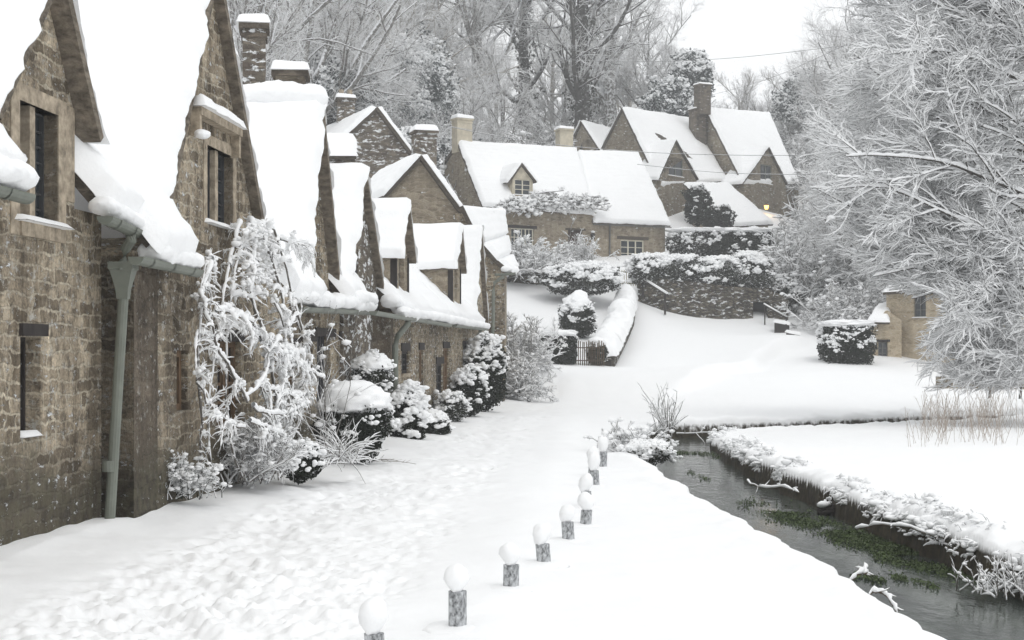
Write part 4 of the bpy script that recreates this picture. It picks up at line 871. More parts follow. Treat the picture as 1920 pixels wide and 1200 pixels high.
lw = MB(); ra = Plane(P(1632, 0, 65)[:2], (1, -.05)); rw4 = prect(ra, 1646, 1664, 674, 641)
wall(ra, hp(ra, [(1634, 740), (1690, 750), (1690, 600), (1664, 582), (1634, 604)]), [rw4], .05, 1.2, .12).build('lean_to_wall', M['stone_right'], Rc)
window(Rc, ra, rw4[0][0], rw4[1][0], rw4[0][1], rw4[2][1], .05, .08, 2, 3, 1, 'pipe_dark', .05); lintel(Rc, ra, rw4[0][0] - .1, rw4[1][0] + .1, rw4[2][1], rw4[2][1] + .1, .05, 'timber')
roof_slopes(Rc, [[P(1655, 548, 65.6), P(1995, 524, 59.6), P(1960, 496, 66), P(1690, 520, 72)]], .12, .22, .12, .05, smat='snow_far')
roof_slopes(Rc, [[P(1624, 604, 64.4), P(1668, 604, 64.2), P(1668, 572, 67), P(1646, 576, 67)]], .1, .18, .1, .04, 'lean_to_roof', smat='snow_far')
# ------------------------------------------------------------------ walls, gate, rails, troughs
def strip_wall(name, label, cat, base, tops, width, mat, group=None, snow=.25, nrm_side=1.0, cap=True, jit=.06, lump=.35):
    """a free-standing wall following a line; base and tops are 3D points"""
    base = [np.array(p, float) for p in base]; tops = [np.array(p, float) for p in tops]
    t = thing(name, label, cat, base[0], group); mb = MB(); F, Bk = [], []
    for i in range(len(base)):
        a = base[max(i - 1, 0)]; c = base[min(i + 1, len(base) - 1)]; d = nrm((c - a) * [1, 1, 0]); n = np.array([-d[1], d[0], 0]) * nrm_side * width
        F.append((base[i], tops[i])); Bk.append((base[i] + n, tops[i] + n))
    for i in range(len(base) - 1):
        mb.hexa([F[i][0], F[i + 1][0], F[i + 1][1], F[i][1]], [Bk[i][0], Bk[i + 1][0], Bk[i + 1][1], Bk[i][1]])
    mb.build('masonry', M[mat], t)
    if cap:
        s = MB()
        for i in range(len(base) - 1):
            n0 = Bk[i][1] - F[i][1]; n1 = Bk[i + 1][1] - F[i + 1][1]
            snow_slab([F[i][1] - n0 * .15, F[i + 1][1] - n1 * .15, Bk[i + 1][1] + n1 * .15, Bk[i][1] + n0 * .15], snow, .1, i * 7 + int(abs(base[0][0]) * 10) if lump < .5 else 3, jit, lump, mb=s)
        s.build('snow_cap', M['snow'], t, True)
    return t
strip_wall('retaining_wall', 'curved dry stone retaining wall flecked with snow below the long hedge, right of the gate', 'wall',
    [P(1196, 580, 77.3), P(1240, 600, 76.6), P(1300, 612, 76.2), P(1360, 618, 76.0), P(1412, 622, 76.4)], [P(1196, 520, 77.3), P(1240, 522, 76.6), P(1300, 528, 76.2), P(1360, 536, 76.0), P(1412, 540, 76.4)], 1.2, 'dry_wall', 'dry stone walls', cap=False)
strip_wall('retaining_wall', 'dark dry stone wall behind the rounded shrub, left of the gate', 'wall',
    [P(945, 585, 79), P(1000, 585, 78.6), P(1060, 580, 78.2), P(1155, 575, 78.4)], [P(945, 500, 79), P(1000, 500, 78.6), P(1060, 500, 78.2), P(1155, 508, 78.4)], .6, 'dry_wall', 'dry stone walls', snow=.3)
strip_wall('garden_wall', 'low wall buried under a thick bulging cap of snow running down from the gate', 'wall',
    [P(1166, 575, 76.5), P(1160, 610, 73), P(1146, 640, 69), P(1128, 672, 64), P(1118, 690, 61.5)], [P(1164, 560, 76.5), P(1160, 582, 73), P(1148, 612, 69), P(1130, 648, 64), P(1118, 668, 61.5)], .75, 'dry_wall', 'dry stone walls', snow=.50, jit=.20, lump=1.1)
strip_wall('garden_wall', 'low stone wall with a flat snow coping at the foot of the big snowy tree', 'wall',
    [P(1752, 800, 50), P(1830, 800, 50), P(2050, 800, 50)], [P(1752, 745, 50), P(1830, 743, 50), P(2050, 741, 50)], .35, 'dry_wall', 'dry stone walls', snow=.12)
strip_wall('field_wall', 'brown stone wall in shadow behind the big snowy tree, under the tan cottage', 'wall',
    [P(1762, 790, 53), P(1850, 790, 53), P(2050, 790, 53)], [P(1762, 706, 53), P(1850, 698, 53), P(2050, 694, 53)], .5, 'stone_row', 'dry stone walls', snow=.15)
# gate
gt = thing('garden_gate', 'small pale slatted gate between the hedges at the top of the snowy path', 'gate', G(1176, 0, 77.9))
mb = MB(); gx = Plane(P(1160, 0, 78)[:2], (1, 0.05)); gz0 = ZP(540, 78); gh = .95
for x in (0, 1.02): fbar(mb, gx, x - .06, x + .06, gz0, gz0 + gh + .15, -.06, .06)
for z in (.2, .8): fbar(mb, gx, .06, .96, gz0 + z, gz0 + z + .07, -.02, .02)
mb.build('gate_frame', M['pipe'], gt)
mb = MB()
for k in range(7): x = .14 + k * .12; fbar(mb, gx, x, x + .05, gz0 + .1, gz0 + gh, .022, .04)
mb.build('slats', M['cream'], gt)
snow_slab([gx.pt(-.08, gz0 + gh + .16, .1), gx.pt(1.1, gz0 + gh + .16, .1), gx.pt(1.1, gz0 + gh + .16, -.1), gx.pt(-.08, gz0 + gh + .16, -.1)], .16, .05, 5, .03).build('snow_cap', M['clump'], gt, True)
def rail(label, posts, top, r=.035, group='handrails'):
    t = thing('handrail', label, 'handrail', posts[0][0], group); mb = MB(); mb.tube(top, r, 8); ro = mb.build('rail', M['timber'], t)
    s = MB(); s.tube([p + [0, 0, r + .03] for p in top], r * 1.5, 8); s.build('rail_snow', M['clump'], ro, True)
    for a, b_ in posts: m_ = MB(); m_.tube([a, b_], r * 1.2, 8); m_.build('post', M['timber'], t)
rail('sloping snowy handrail beside the gate at the top of the path', [(P(1247, 590, 75.8), P(1247, 551, 75.8)), (P(1205, 560, 77), P(1205, 524, 77))], [P(1201, 521, 77.1), P(1252, 553, 75.7)], .045)
rail('thin handrail beside the dark cellar opening', [(P(1434, 612, 75.4), P(1434, 570, 75.4)), (P(1474, 620, 75), P(1474, 594, 75))], [P(1432, 571, 75.4), P(1476, 596, 75)], .028)
ce = thing('cellar_entrance', 'dark recessed stone opening in the bank under the overhanging shrubs', 'doorway', P(1440, 612, 76))
cpn = Plane(P(1396, 0, 76.6)[:2], (1, -.03)); wall(cpn, hp(cpn, [(1396, 650), (1478, 650), (1478, 560), (1440, 540), (1396, 540)]), [prect(cpn, 1410, 1440, 612, 566)], 0, 1.5, .9).build('masonry', M['dry_wall'], ce)
mb = MB(); h_ = prect(cpn, 1410, 1440, 612, 566); fbar(mb, cpn, h_[0][0], h_[1][0], h_[0][1], h_[2][1], -.9, -.8); mb.build('door', M['hole'], ce)  # no door leaf: near-black sheet paints the dark depth of the opening
for (x0, x1, yt, yb, d, lb) in ((1452, 1480, 603, 622, 73.5, 'dark stone step with a snow cap just below the cellar opening'), (1474, 1500, 622, 634, 72, 'lower snow capped stone step at the bend of the path')):
    t = thing('stone_step', lb, 'step', P((x0 + x1) / 2, yb, d), 'stone steps on the bank'); mb = MB(); mb.hexa([P(x0, yb + 12, d), P(x1, yb + 16, d), P(x1, yb + 16, d + .7), P(x0, yb + 12, d + .7)], [P(x0, yt + 2, d), P(x1, yt + 7, d), P(x1, yt + 7, d + .7), P(x0, yt + 2, d + .7)])
    st = mb.build('block', M['timber'], t); snow_slab([P(x0 - 2, yt + 1, d - .05), P(x1 + 2, yt + 6, d - .05), P(x1 + 2, yt + 6, d + .75), P(x0 - 2, yt + 1, d + .75)], .14, .06, 3, .03).build('snow_cap', M['clump'], st, True)
pk = thing('picket_fence', 'short fence of thin upright pickets at the foot of the snowy wall', 'fence', G(1105, 0, 60.5))
for k in range(14):
    px = 1080 + k * 4; mb = MB(); a = P(px, 690, 60.4); b_ = P(px + rngT.uniform(-1, 1), 640 + rngT.uniform(-3, 3), 60.4); mb.tube([a, b_], .022, 5); mb.build('picket', M['stem'], pk)
for yy in (652, 676): mb = MB(); mb.tube([P(1078, yy, 60.45), P(1134, yy, 60.45)], .022, 5); mb.build('rail', M['stem'], pk)

# posts along the street
rngB = np.random.default_rng(11)
def bollard(px, pyb, h, capw, caph, label, lean=0.0, gone=0.0):
    capw = capw * .86
    # distance from the ground row: solve for the snow height there
    d = HC * FPX / (pyb - HY)
    for _ in range(4): p = P(px, pyb, d); d = (HC - H(p[0], p[1])) * FPX / (pyb - HY)
    p = P(px, pyb, d); t = thing('wooden_bollard', label, 'bollard', p, 'short posts between street and stream')
    w_ = .046; mb = MB(); n = 7; zz = np.linspace(-.25, h, n); rot = .25
    v = []
    for z in zz:
        for k in range(12):
            a = k * math.pi / 6 + .26; sq = w_ * 1.22 / max(abs(math.cos((a % (math.pi / 2)) - math.pi / 4)) ** .9, .6) * .86
            v.append(p + [sq * math.cos(a + rot) + lean * z, sq * math.sin(a + rot), z])
    f = [(i * 12 + j, i * 12 + (j + 1) % 12, i * 12 + 12 + (j + 1) % 12, i * 12 + 12 + j) for i in range(n - 1) for j in range(12)] + [tuple((n - 1) * 12 + j for j in range(12))]
    mb.add(v, f); mb.build('post', M['post'], t)
    s = MB(); vv, ff = ICO3; x = vv.copy(); nz = fbm(x * 1.3 + pyb, 7, 3)[:, None]
    x = x * (1 + .26 * nz + .05 * fbm(x * 5, 3, 2)[:, None]); x[:, 0] += .18 * x[:, 2] * math.sin(pyb); x[:, 2] = np.where(x[:, 2] > .55, .55 + (x[:, 2] - .55) * .7, x[:, 2]); low = np.minimum(x[:, 2], 0); k = 1 + low * .34; x[:, 0] *= k; x[:, 1] *= k; x[:, 2] = np.maximum(x[:, 2], -.78)
    s.addq(x * [capw, capw, caph] + p + [lean * h - .006, 0, h + caph * .74], ff); s.build('snow_cap', M['clump'], t, True)
    s = MB(); x = ICO3[0] * (1 + .3 * fbm(ICO3[0] * 1.6 + pyb * 1.3, 9, 3)[:, None]); s.addq(x * [.20, .24, .045] + p + [-.03, .02, -.022], ICO3[1]); s.build('snow_drift', M['clump'], t, True)
for (px, py, h, cwd, chh, lb) in [
    (704, 1232, .13, .092, .125, 'nearest bollard, cut by the bottom edge with only its tall snow cap showing'),
    (858, 1178, .225, .085, .10, 'tallest bare bollard in front, second from the bottom edge'),
    (958, 1103, .165, .088, .10, 'third bollard from the bottom edge with a rounded snow cap'),
    (1020, 1057, .155, .085, .10, 'fourth bollard from the bottom edge, before the posts start to bunch up'),
    (1066, 1014, .17, .085, .10, 'bollard with snow drifted against its left side, fifth from the bottom edge'),
    (1098, 985, .15, .095, .11, 'sixth bollard, its cap the right hand one of the bunched pair'),
    (1101, 950, .17, .10, .12, 'half buried bollard peeping over the bunched pair'),
    (1116, 912, .20, .09, .15, 'slim bollard with a tall drooping cap, third from the far end'),
    (1110, 893, .22, .10, .12, 'bollard hidden behind the tall capped one, second from the far end'),
    (1131, 877, .23, .085, .14, 'farthest bollard, nearest the snowy clump on the stream bank')]:
    bollard(px, py, h, cwd, chh, lb, rngB.uniform(-.08, .08))

# overhead cables
def cable(label, pts, r=.012, n=24):
    r = r * .7
    pts = [P(*p) for p in pts]; p = np.array(pts); t = np.linspace(0, len(p) - 1, n)
    i = np.minimum(t.astype(int), len(p) - 2); a = (t - i)[:, None]
    pm = np.concatenate([[2 * p[0] - p[1]], p, [2 * p[-1] - p[-2]]]); p0, p1, p2, p3 = pm[i], pm[i + 1], pm[i + 2], pm[i + 3]
    c = .5 * (2 * p1 + (p2 - p0) * a + (2 * p0 - 5 * p1 + 4 * p2 - p3) * a * a + (3 * p1 - p0 - 3 * p2 + p3) * a ** 3)
    mb = MB(); mb.tube(c, r, 5); tag(mb.build('overhead_cable', M['cable'], loc=c[0]), label, 'cable', 'overhead cables')
M['cable'] = mat_bark('snowy_cable', (.08, .08, .08), -.35, .0, 3)
cable('highest overhead cable, crossing the tree tops and the patch of open sky', [(640, 55, 75), (860, 96, 70), (1080, 113, 66), (1300, 113, 62), (1530, 92, 58), (2000, 30, 50)], .016)
cable('overhead cable passing just over the ridge of the cottage with the dormer', [(795, 228, 62), (950, 258, 62), (1110, 278, 62), (1300, 289, 62), (1550, 290, 60), (2000, 270, 50)], .02)
cable('lower overhead cable in front of the three hill houses', [(1195, 308, 66), (1330, 322, 64), (1480, 327, 61), (1700, 322, 56), (2000, 305, 48)], .02)
cable('thin overhead cable slanting down to the chimney with pale render', [(660, 190, 66), (780, 222, 70), (852, 238, 80), (905, 247, 84)], .014)
cable('faint overhead cable above the topmost house towards the right hand trees', [(1335, 178, 108), (1440, 148, 90), (1560, 96, 70), (1800, -20, 50)], .014)

# ------------------------------------------------------------------ plants
def grow(rng, Pn, R, n, tlo, thi, L0, ang, jit, up, K, rf, rmin, bias=None, taper=.35, lt=.5, aj=.25):
    Np, Kp, _ = Pn.shape; Mn = Np * n; idx = np.repeat(np.arange(Np), n)
    t = rng.uniform(tlo, thi, Mn); f = t * (Kp - 1); i = np.minimum(f.astype(int), Kp - 2); a = (f - i)[:, None]
    st = Pn[idx, i] * (1 - a) + Pn[idx, i + 1] * a; tan = nrm(Pn[idx, i + 1] - Pn[idx, i])
    r0 = (R[idx, i] * (1 - a[:, 0]) + R[idx, i + 1] * a[:, 0]) * rf
    rv = rng.normal(size=(Mn, 3)); pp = nrm(rv - (rv * tan).sum(1, keepdims=True) * tan)
    an = (ang + rng.normal(0, aj, Mn))[:, None]; d = tan * np.cos(an) + pp * np.sin(an)
    if bias is not None: d = d + np.array(bias)
    d = nrm(d); L = L0 * (1 - lt * t) * rng.uniform(.55, 1.35, Mn); out = np.empty((Mn, K, 3)); out[:, 0] = st; p = st.copy()
    for k in range(1, K):
        d = d + jit * rng.normal(size=(Mn, 3)); d[:, 2] += up; d = nrm(d); p = p + d * (L / (K - 1))[:, None]; out[:, k] = p
    r0 = np.maximum(r0, rmin); Rr = r0[:, None] * np.linspace(1, taper, K)[None]; return out, np.maximum(Rr, rmin * .6)
def stems(rng, base, n, spread, L0, K, jit, up, r, cone=(0, 0, 1), open_=.5):
    st = np.array(base) + rng.normal(size=(n, 3)) * np.array([spread, spread, 0]); d = nrm(np.array(cone, float) + rng.normal(size=(n, 3)) * open_); d[:, 2] = np.abs(d[:, 2])
    L = L0 * rng.uniform(.6, 1.2, n); out = np.empty((n, K, 3)); out[:, 0] = st; p = st.copy()
    for k in range(1, K):
        d = d + jit * rng.normal(size=(n, 3)); d[:, 2] += up; d = nrm(d); p = p + d * (L / (K - 1))[:, None]; out[:, k] = p
    return out, r * np.linspace(1, .4, K)[None] * rng.uniform(.7, 1.2, (n, 1))
def snowtube(mb, Pn, R, k=1.0, add=.008, S=4, seed=0, lumps=.35):
    """snow settled along the upper side of the branches"""
    rg = np.random.default_rng(seed); T = nrm(np.gradient(Pn, axis=1)); flat = np.sqrt(np.clip(1 - T[..., 2] ** 2, 0, 1))
    w_ = (R * k + add) * (.35 + .65 * flat) * rg.uniform(1 - lumps, 1 + lumps, R.shape); w_[:, -1] *= .25; C_ = Pn.copy(); C_[..., 2] += R * .8 + w_ * .72
    v, q_ = tubes(C_, w_, S); mb.addq(v, q_)
def make_tree(rng, name, height, r, levels, mat, parent, lean=(0, 0), origin=None, crown_mat=None, snow=False, trunk_top=.85, limb_mat=None):
    """levels: list of dicts for grow(); trunk and crown become separate parts"""
    o = parent_world(parent) if origin is None else np.array(origin, float); K = 10
    z = np.linspace(0, 1, K); tr = np.stack([o[0] + lean[0] * z ** 1.4 * height + .03 * height * fbm(np.stack([z * 2, z * 0 + rng.uniform(0, 50), z * 0], -1), 3, 2) * z, o[1] + lean[1] * z * height + .03 * height * fbm(np.stack([z * 2, z * 0 + rng.uniform(0, 50), z * 0], -1), 8, 2) * z, o[2] - .3 + z * height * trunk_top], -1)[None]
    R_ = (r * (1.25 - z) ** .8 * (1 + .5 * np.exp(-z * 14)))[None]; tb = MB(); v, q_ = tubes(tr, R_, 10); tb.addq(v, q_); tb.build('trunk', M[mat], parent, True)
    cr = MB(); sn = MB(); lb_ = MB(); cur = (tr, R_)
    for i, lv in enumerate(levels):
        Pn, R2 = grow(rng, *cur, **lv); v, q_ = tubes(Pn, R2, 6 if i == 0 else 4 if i == 1 else 3); (lb_ if (limb_mat and i < 2) else cr).addq(v, q_); cur = (Pn, R2)
        if snow: snowtube(sn, Pn, R2, .9 if i < 2 else 1.1, .010 if i < 2 else .009, 6 if i < 2 else 4, i)
    cr.build('crown', M[crown_mat or mat], parent, True)
    if lb_.c: lb_.build('limbs', M[limb_mat], parent, True)
    if snow: sn.build('snow_load', M['clump'], parent, True)
    return cur

# background trees: four built, the rest copies
def lv(n, tlo, thi, L0, ang, jit, up, K, rf, rmin, **k): return dict(n=n, tlo=tlo, thi=thi, L0=L0, ang=ang, jit=jit, up=up, K=K, rf=rf, rmin=rmin, **k)
protos = []
def far_tree(px, d, height, r, seed, label, mat='bark_far', ivy=0, dens=1.0, spreadk=1.0, group='bare snowy trees behind the village', dz=0):
    p = G(px, 0, d, dz); rng = np.random.default_rng(seed); t = thing('bare_tree', label, 'tree', p, group); h = height; dk = 'bark_pale' if mat == 'bark_pale' else 'bark_trunk' if ivy else 'bark_dark'
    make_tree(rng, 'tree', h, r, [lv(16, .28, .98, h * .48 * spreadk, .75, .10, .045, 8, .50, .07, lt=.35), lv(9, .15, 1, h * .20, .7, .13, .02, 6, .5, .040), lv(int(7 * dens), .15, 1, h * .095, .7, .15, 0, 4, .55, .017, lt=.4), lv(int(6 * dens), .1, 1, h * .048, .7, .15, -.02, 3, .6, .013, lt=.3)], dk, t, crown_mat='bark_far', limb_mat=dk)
    if ivy:
        C_ = []; 
        for k in range(ivy * 90):
            z = rng.uniform(0, .62) * h; a = rng.uniform(0, 6.28); rr = (r + .35 + .35 * math.sin(z * 1.3 + seed)) * rng.uniform(.4, 1.3); C_.append(p + [rr * math.cos(a), rr * math.sin(a), z])
        mb = MB(); v, q_ = leafcards(rng, np.array(C_), .30); mb.addq(v, q_); mb.build('ivy', M['leaf_snowy'], t)
    return t
T1 = far_tree(895, 122, 22, .50, 3, 'tall bare tree with snow lined boughs left of the ivy clad pair')
T2 = far_tree(985, 126, 24, .55, 4, 'ivy clad tree with a dark trunk above the pale rendered chimney', ivy=14)
T3 = far_tree(1092, 122, 25, .62, 5, 'great ivy clad tree with massive dark trunk above the little peaked gable', ivy=18)
T4 = far_tree(1146, 130, 23, .60, 6, 'thick bare trunked tree just right of the great ivy clad one')
T5 = far_tree(684, 100, 15, .32, 7, 'pale barked forking tree above the higher rear gable', mat='bark_pale', dens=.9, spreadk=1.2)
T6 = far_tree(1215, 134, 14, .3, 8, 'rounded bare tree with fine hanging twigs at the edge of the open sky')
spec = [(T1, 480, 72, .88), (T4, 560, 84, .90), (T6, 620, 92, 1.25), (T5, 755, 118, 1.2), (T2, 800, 134, .95), (T5, 845, 140, .9), (T5, 930, 142, .88), (T5, 1035, 140, .95), (T6, 1060, 134, .8), (T5, 1180, 142, .82), (T6, 1255, 128, .8), (T6, 720, 90, .8), (T1, 650, 130, 1.0), (T4, 500, 100, .95), (T3, 590, 120, .9), (T6, 430, 64, 1.0), (T6, 940, 112, .7), (T6, 1010, 132, .6), (T6, 860, 100, .62), (T6, 1140, 134, .5), (T6, 1240, 132, .45),
        (T6, 1340, 132, .42), (T5, 1385, 138, .62), (T6, 1430, 136, .60), (T5, 1480, 134, .66), (T6, 1535, 132, .72), (T6, 1400, 120, .45), (T4, 1640, 114, .68), (T1, 1620, 100, .82), (T4, 1700, 90, .72), (T6, 1650, 98, .85), (T6, 1605, 104, .5), (T6, 1625, 88, .60), (T6, 1485, 132, .5), (T1, 1700, 80, .8), (T4, 1790, 90, .9), (T3, 1880, 84, .9), (T6, 1650, 76, .75), (T6, 1760, 72, .8), (T4, 1950, 74, .8)]
spots_ = {id(T1): 'bare tree of the tall bough kind', id(T4): 'bare broad tree'}
LBL = ['bare snow dusted tree rising behind the chimney of the third row cottage', 'bare tree above the flat snowy ridge in the row', 'dense twiggy tree left of the pale forking tree', 'pale limbed tree right of the higher rear gable', 'ivy clad tree above the snow plastered chimney', 'broad bare tree left of the pale rendered chimney', 'distant dark trunked tree between the two ivy clad trees', 'slim bare tree between the ivy clad pair', 'small round twiggy tree left of the peaked gable house', 'distant bare tree above the middle hill house roof',
       'round frosty tree left of the tall square chimney', 'low frosty tree over the higher rear gable', 'tall bare tree behind the pale forking one', 'far bare tree glimpsed over the ridge chimney', 'dark ivied tree deep among the branches at upper left', 'round twiggy tree beside the tallest gable', 'low bushy tree behind the cottage with the dormer', 'lowest frosty tree over the long white ridge', 'small frosty tree beside the pale rendered chimney', 'low thicket tree behind the leftmost peaked gable', 'small tree showing over the middle hill house ridge',
       'tiny distant tree on the skyline right of the tall square chimney', 'spindly pale tree on the skyline in the gap of open sky', 'round tree on the skyline above the topmost roof', 'upright pale tree at the right end of the open sky', 'frosty round tree right of the topmost roof', 'low tree just above the topmost roof ridge', 'bare tree reaching into the sky at the right of the gap', 'tall bare tree behind the big snowy tree, top right', 'broad bare tree directly behind the left edge of the big snowy tree', 'frosty tree below the open sky, beside the big snowy tree', 'drooping tree right of the topmost house', 'overhanging frosty tree right of the lamp', 'small frosty tree tucked against the topmost roof',
       'bare tree showing through the upper part of the big snowy tree', 'broad tree behind the middle of the big snowy tree', 'dark ivied tree near the right edge of the photo', 'round tree over the roof of the tan cottage', 'twiggy tree behind the tan cottage roof', 'broad tree at the far right edge']
rngC = np.random.default_rng(21)
for (src, px, d, sc), lb in zip(spec, LBL): dup(src, G(px, 0, d, -.3), rngC.uniform(0, 6.28), sc * rngC.uniform(.95, 1.05), lb)

# twiggy shrubs
def shrub(label, p, n, L0, spread, seed, open_=.6, up=-.03, lv2=(7, 5), r=.016, mat='bark_twig', clumps=0, cl=.05, cone=(0, 0, 1), name='snowy_shrub', group=None, snow=True, K=7, cat='shrub', rmin=.006):
    rng = np.random.default_rng(seed); t = thing(name, label, cat, p, group); a, R_ = stems(rng, p, n, spread, L0, K, .10, up, r, cone, open_); mb = MB(); sn = MB(); cur = (a, R_)
    v, q_ = tubes(*cur, 4); mb.addq(v, q_)
    if snow: snowtube(sn, *cur, 1.0, rmin, 4, seed)
    for i, m_ in enumerate(lv2):
        cur = grow(rng, *cur, m_, .15, 1, L0 * (.38, .17, .1)[i], .65, .14, -.01, 4 if i == 0 else 3, .6, rmin); v, q_ = tubes(*cur, 3); mb.addq(v, q_)
        if snow: snowtube(sn, *cur, 1.1, rmin, 3, seed + i)
    mb.build('stems', M[mat], t, True)
    if clumps:
        pts_ = cur[0][rng.integers(0, len(cur[0]), clumps), 1]; v, f = blobs(pts_, cl * rng.uniform(.4, 1.3, (clumps, 1)) * np.array([[1.2, 1.2, .7]]), ICO1, .2, 1.3, seed); sn.addq(v, f)
    if sn.c: sn.build('snow_load', M['clump'], t, True)
    return t
# leafy bushes and hedges
def bush(label, c, rad, n, leaf, seed, cap=(.85, .55), capz=.45, name='evergreen_bush', mat='leaf', clumps=60, cl=.08, group=None, cat='bush', boxy=0.0, ground=None, lump=.25, big=0):
    """c centre, rad radii; leaves fill an uneven shell, snow lies on top and in clumps"""
    rng = np.random.default_rng(seed); c = np.array(c, float); rad = np.array(rad, float); gz_ = c[2] - rad[2] if ground is None else ground
    t = thing(name, label, cat, (c[0], c[1], gz_), group); d = nrm(rng.normal(size=(n, 3)))
    def surf(d):
        s_ = 1 + lump * fbm(d * 2.1 + seed, seed, 3)
        if boxy: m_ = np.abs(d).max(1); s_ = s_ * ((1 - boxy) + boxy / m_ * .95)
        return s_[:, None]
    Pn = c + d * surf(d) * rad * rng.uniform(.72, 1.04, (n, 1)); mb = MB(); v, q_ = leafcards(rng, Pn, leaf); mb.addq(v, q_)
    vv, ff = ICO3; mb.addq(c + vv * surf(vv) * rad * .80, ff); mb.build('foliage_with_core', M[mat], t)  # solid core added inside the leaf shell to block light
    sn = MB()
    if cap:
        kc, kz = cap; vv, ff = ico(4) if big else ICO3; x = vv.copy(); dd = surf(nrm(x + 1e-6)); x = x * dd * (1 + .16 * fbm(x * 4 + seed, seed + 2, 3))[:, None]; x[:, 2] = np.where(x[:, 2] < 0, x[:, 2] * .45, x[:, 2])
        if boxy: x[:, 2] *= .7
        sn.addq(c + [0, 0, rad[2] * capz] + x * [rad[0] * kc, rad[1] * kc, rad[2] * kz], ff)
    if clumps:
        d = nrm(rng.normal(size=(clumps * 8, 3)) + [0, 0, .4]); kp = fbm(d * 3.2 + seed * 1.7, seed + 4, 2) + .35 * d[:, 2] + rng.normal(0, .12, len(d)); d = d[np.argsort(-kp)[:clumps * 2]][rng.permutation(clumps * 2)[:clumps]]; Pn = c + d * surf(d) * rad * 1.0
        kk = 6; R0_ = cl * rng.uniform(.35, 1.25, (clumps, 1)); Pn = np.repeat(Pn, kk, 0); R0_ = np.repeat(R0_, kk, 0)
        Pn = Pn + rng.normal(0, .62, Pn.shape) * R0_ * [1, 1, .55]; v, f = blobs(Pn, R0_ * rng.uniform(.25, .75, (len(Pn), 1)) * rng.uniform(.7, 1.3, (len(Pn), 3)) * [1.15, 1.15, .75], ICO1 if c[1] > 40 else ICO2, .3, 1.5, seed); sn.addq(v, f)
    if sn.c: sn.build('snow_load', M['clump'], t, True)
    return t
def wpos(px, py, o): a, z = RP.hit(px, py, o); return RP.pt(a, z, o)
def ppm(p): return FPX / p[1]               # photo pixels per metre at a spot
# the climbing rose: long snowy arching stems
rp0 = wpos(470, 905, .8); rose = thing('climbing_rose', 'tall unpruned climbing rose buried in snow against the second cottage', 'climbing plant', rp0)
arcs = [[(455, 905, 0.53), (430, 800, 0.50), (425, 650, 0.48), (440, 520, 0.53), (470, 430, 0.57), (510, 415, 0.61)], [(480, 905, 0.57), (520, 780, 0.71), (500, 650, 0.75), (470, 540, 0.71), (480, 450, 0.61)],
        [(465, 755, 0.80), (440, 710, 0.80), (410, 650, 0.75), (388, 590, 0.66), (380, 545, 0.53)], [(465, 750, 0.80), (497, 700, 0.82), (500, 650, 0.80), (480, 610, 0.75), (440, 590, 0.71), (405, 585, 0.66)], [(460, 800, 0.80), (425, 790, 0.80), (398, 765, 0.75), (385, 745, 0.71), (372, 690, 0.66), (370, 620, 0.61)],
        [(500, 905, 0.66), (560, 800, 0.80), (575, 730, 0.80), (568, 640, 0.75), (545, 540, 0.71), (525, 450, 0.61), (500, 420, 0.53)], [(495, 905, 0.66), (545, 790, 0.84), (548, 700, 0.84), (540, 600, 0.80), (515, 500, 0.71), (490, 440, 0.61)],
        [(490, 905, 0.57), (510, 800, 0.84), (530, 720, 0.89), (535, 640, 0.84), (515, 560, 0.75)], [(495, 665, 0.75), (530, 680, 0.84), (565, 690, 0.84), (592, 700, 0.80), (605, 712, 0.75)], [(490, 640, 0.75), (530, 655, 0.84), (560, 672, 0.84)], [(480, 720, 0.80), (520, 735, 0.84), (560, 742, 0.84)], [(475, 765, 0.84), (515, 778, 0.89), (555, 770, 0.89), (572, 745, 0.84)],
        [(465, 790, 0.80), (500, 800, 0.89), (540, 830, 0.89), (560, 880, 0.84)], [(380, 900, 0.46), (376, 800, 0.46), (372, 700, 0.46), (378, 560, 0.46), (400, 480, 0.46)], [(400, 900, 0.46), (392, 760, 0.48), (410, 620, 0.46), (430, 500, 0.46), (445, 430, 0.46)], [(525, 450, 0.57), (548, 455, 0.66), (572, 462, 0.75), (582, 480, 0.80)], [(560, 600, 0.71), (572, 660, 0.75), (568, 720, 0.75)], [(600, 852, 0.84), (570, 850, 0.84), (540, 850, 0.84), (510, 830, 0.80)]]
rr = np.random.default_rng(77); AP = []
for a in arcs:
    p = np.array([wpos(*x) for x in a]); t = np.linspace(0, len(p) - 1, 12); i = np.minimum(t.astype(int), len(p) - 2); f = (t - i)[:, None]; pm = np.concatenate([[2 * p[0] - p[1]], p, [2 * p[-1] - p[-2]]]); p0_, p1_, p2_, p3_ = pm[i], pm[i + 1], pm[i + 2], pm[i + 3]
    AP.append(.5 * (2 * p1_ + (p2_ - p0_) * f + (2 * p0_ - 5 * p1_ + 4 * p2_ - p3_) * f * f + (3 * p1_ - p0_ - 3 * p2_ + p3_) * f ** 3) + rr.normal(0, .015, (12, 3)))
AP = np.array(AP); AR = np.full(AP.shape[:2], .013) * rr.uniform(.8, 1.3, (len(AP), 1)); st = MB(); sn = MB(); v, q_ = tubes(AP, AR, 6); st.addq(v, q_)
def dense(Pn, R, m_):                       # resample polylines finer
    K = Pn.shape[1]; t = np.linspace(0, K - 1, m_); i = np.minimum(t.astype(int), K - 2); f = (t - i)[None, :, None]; return Pn[:, i] * (1 - f) + Pn[:, i + 1] * f, R[:, i]
snowtube(sn, *dense(AP, AR, 60), 1.0, .010, 8, 1, .6)
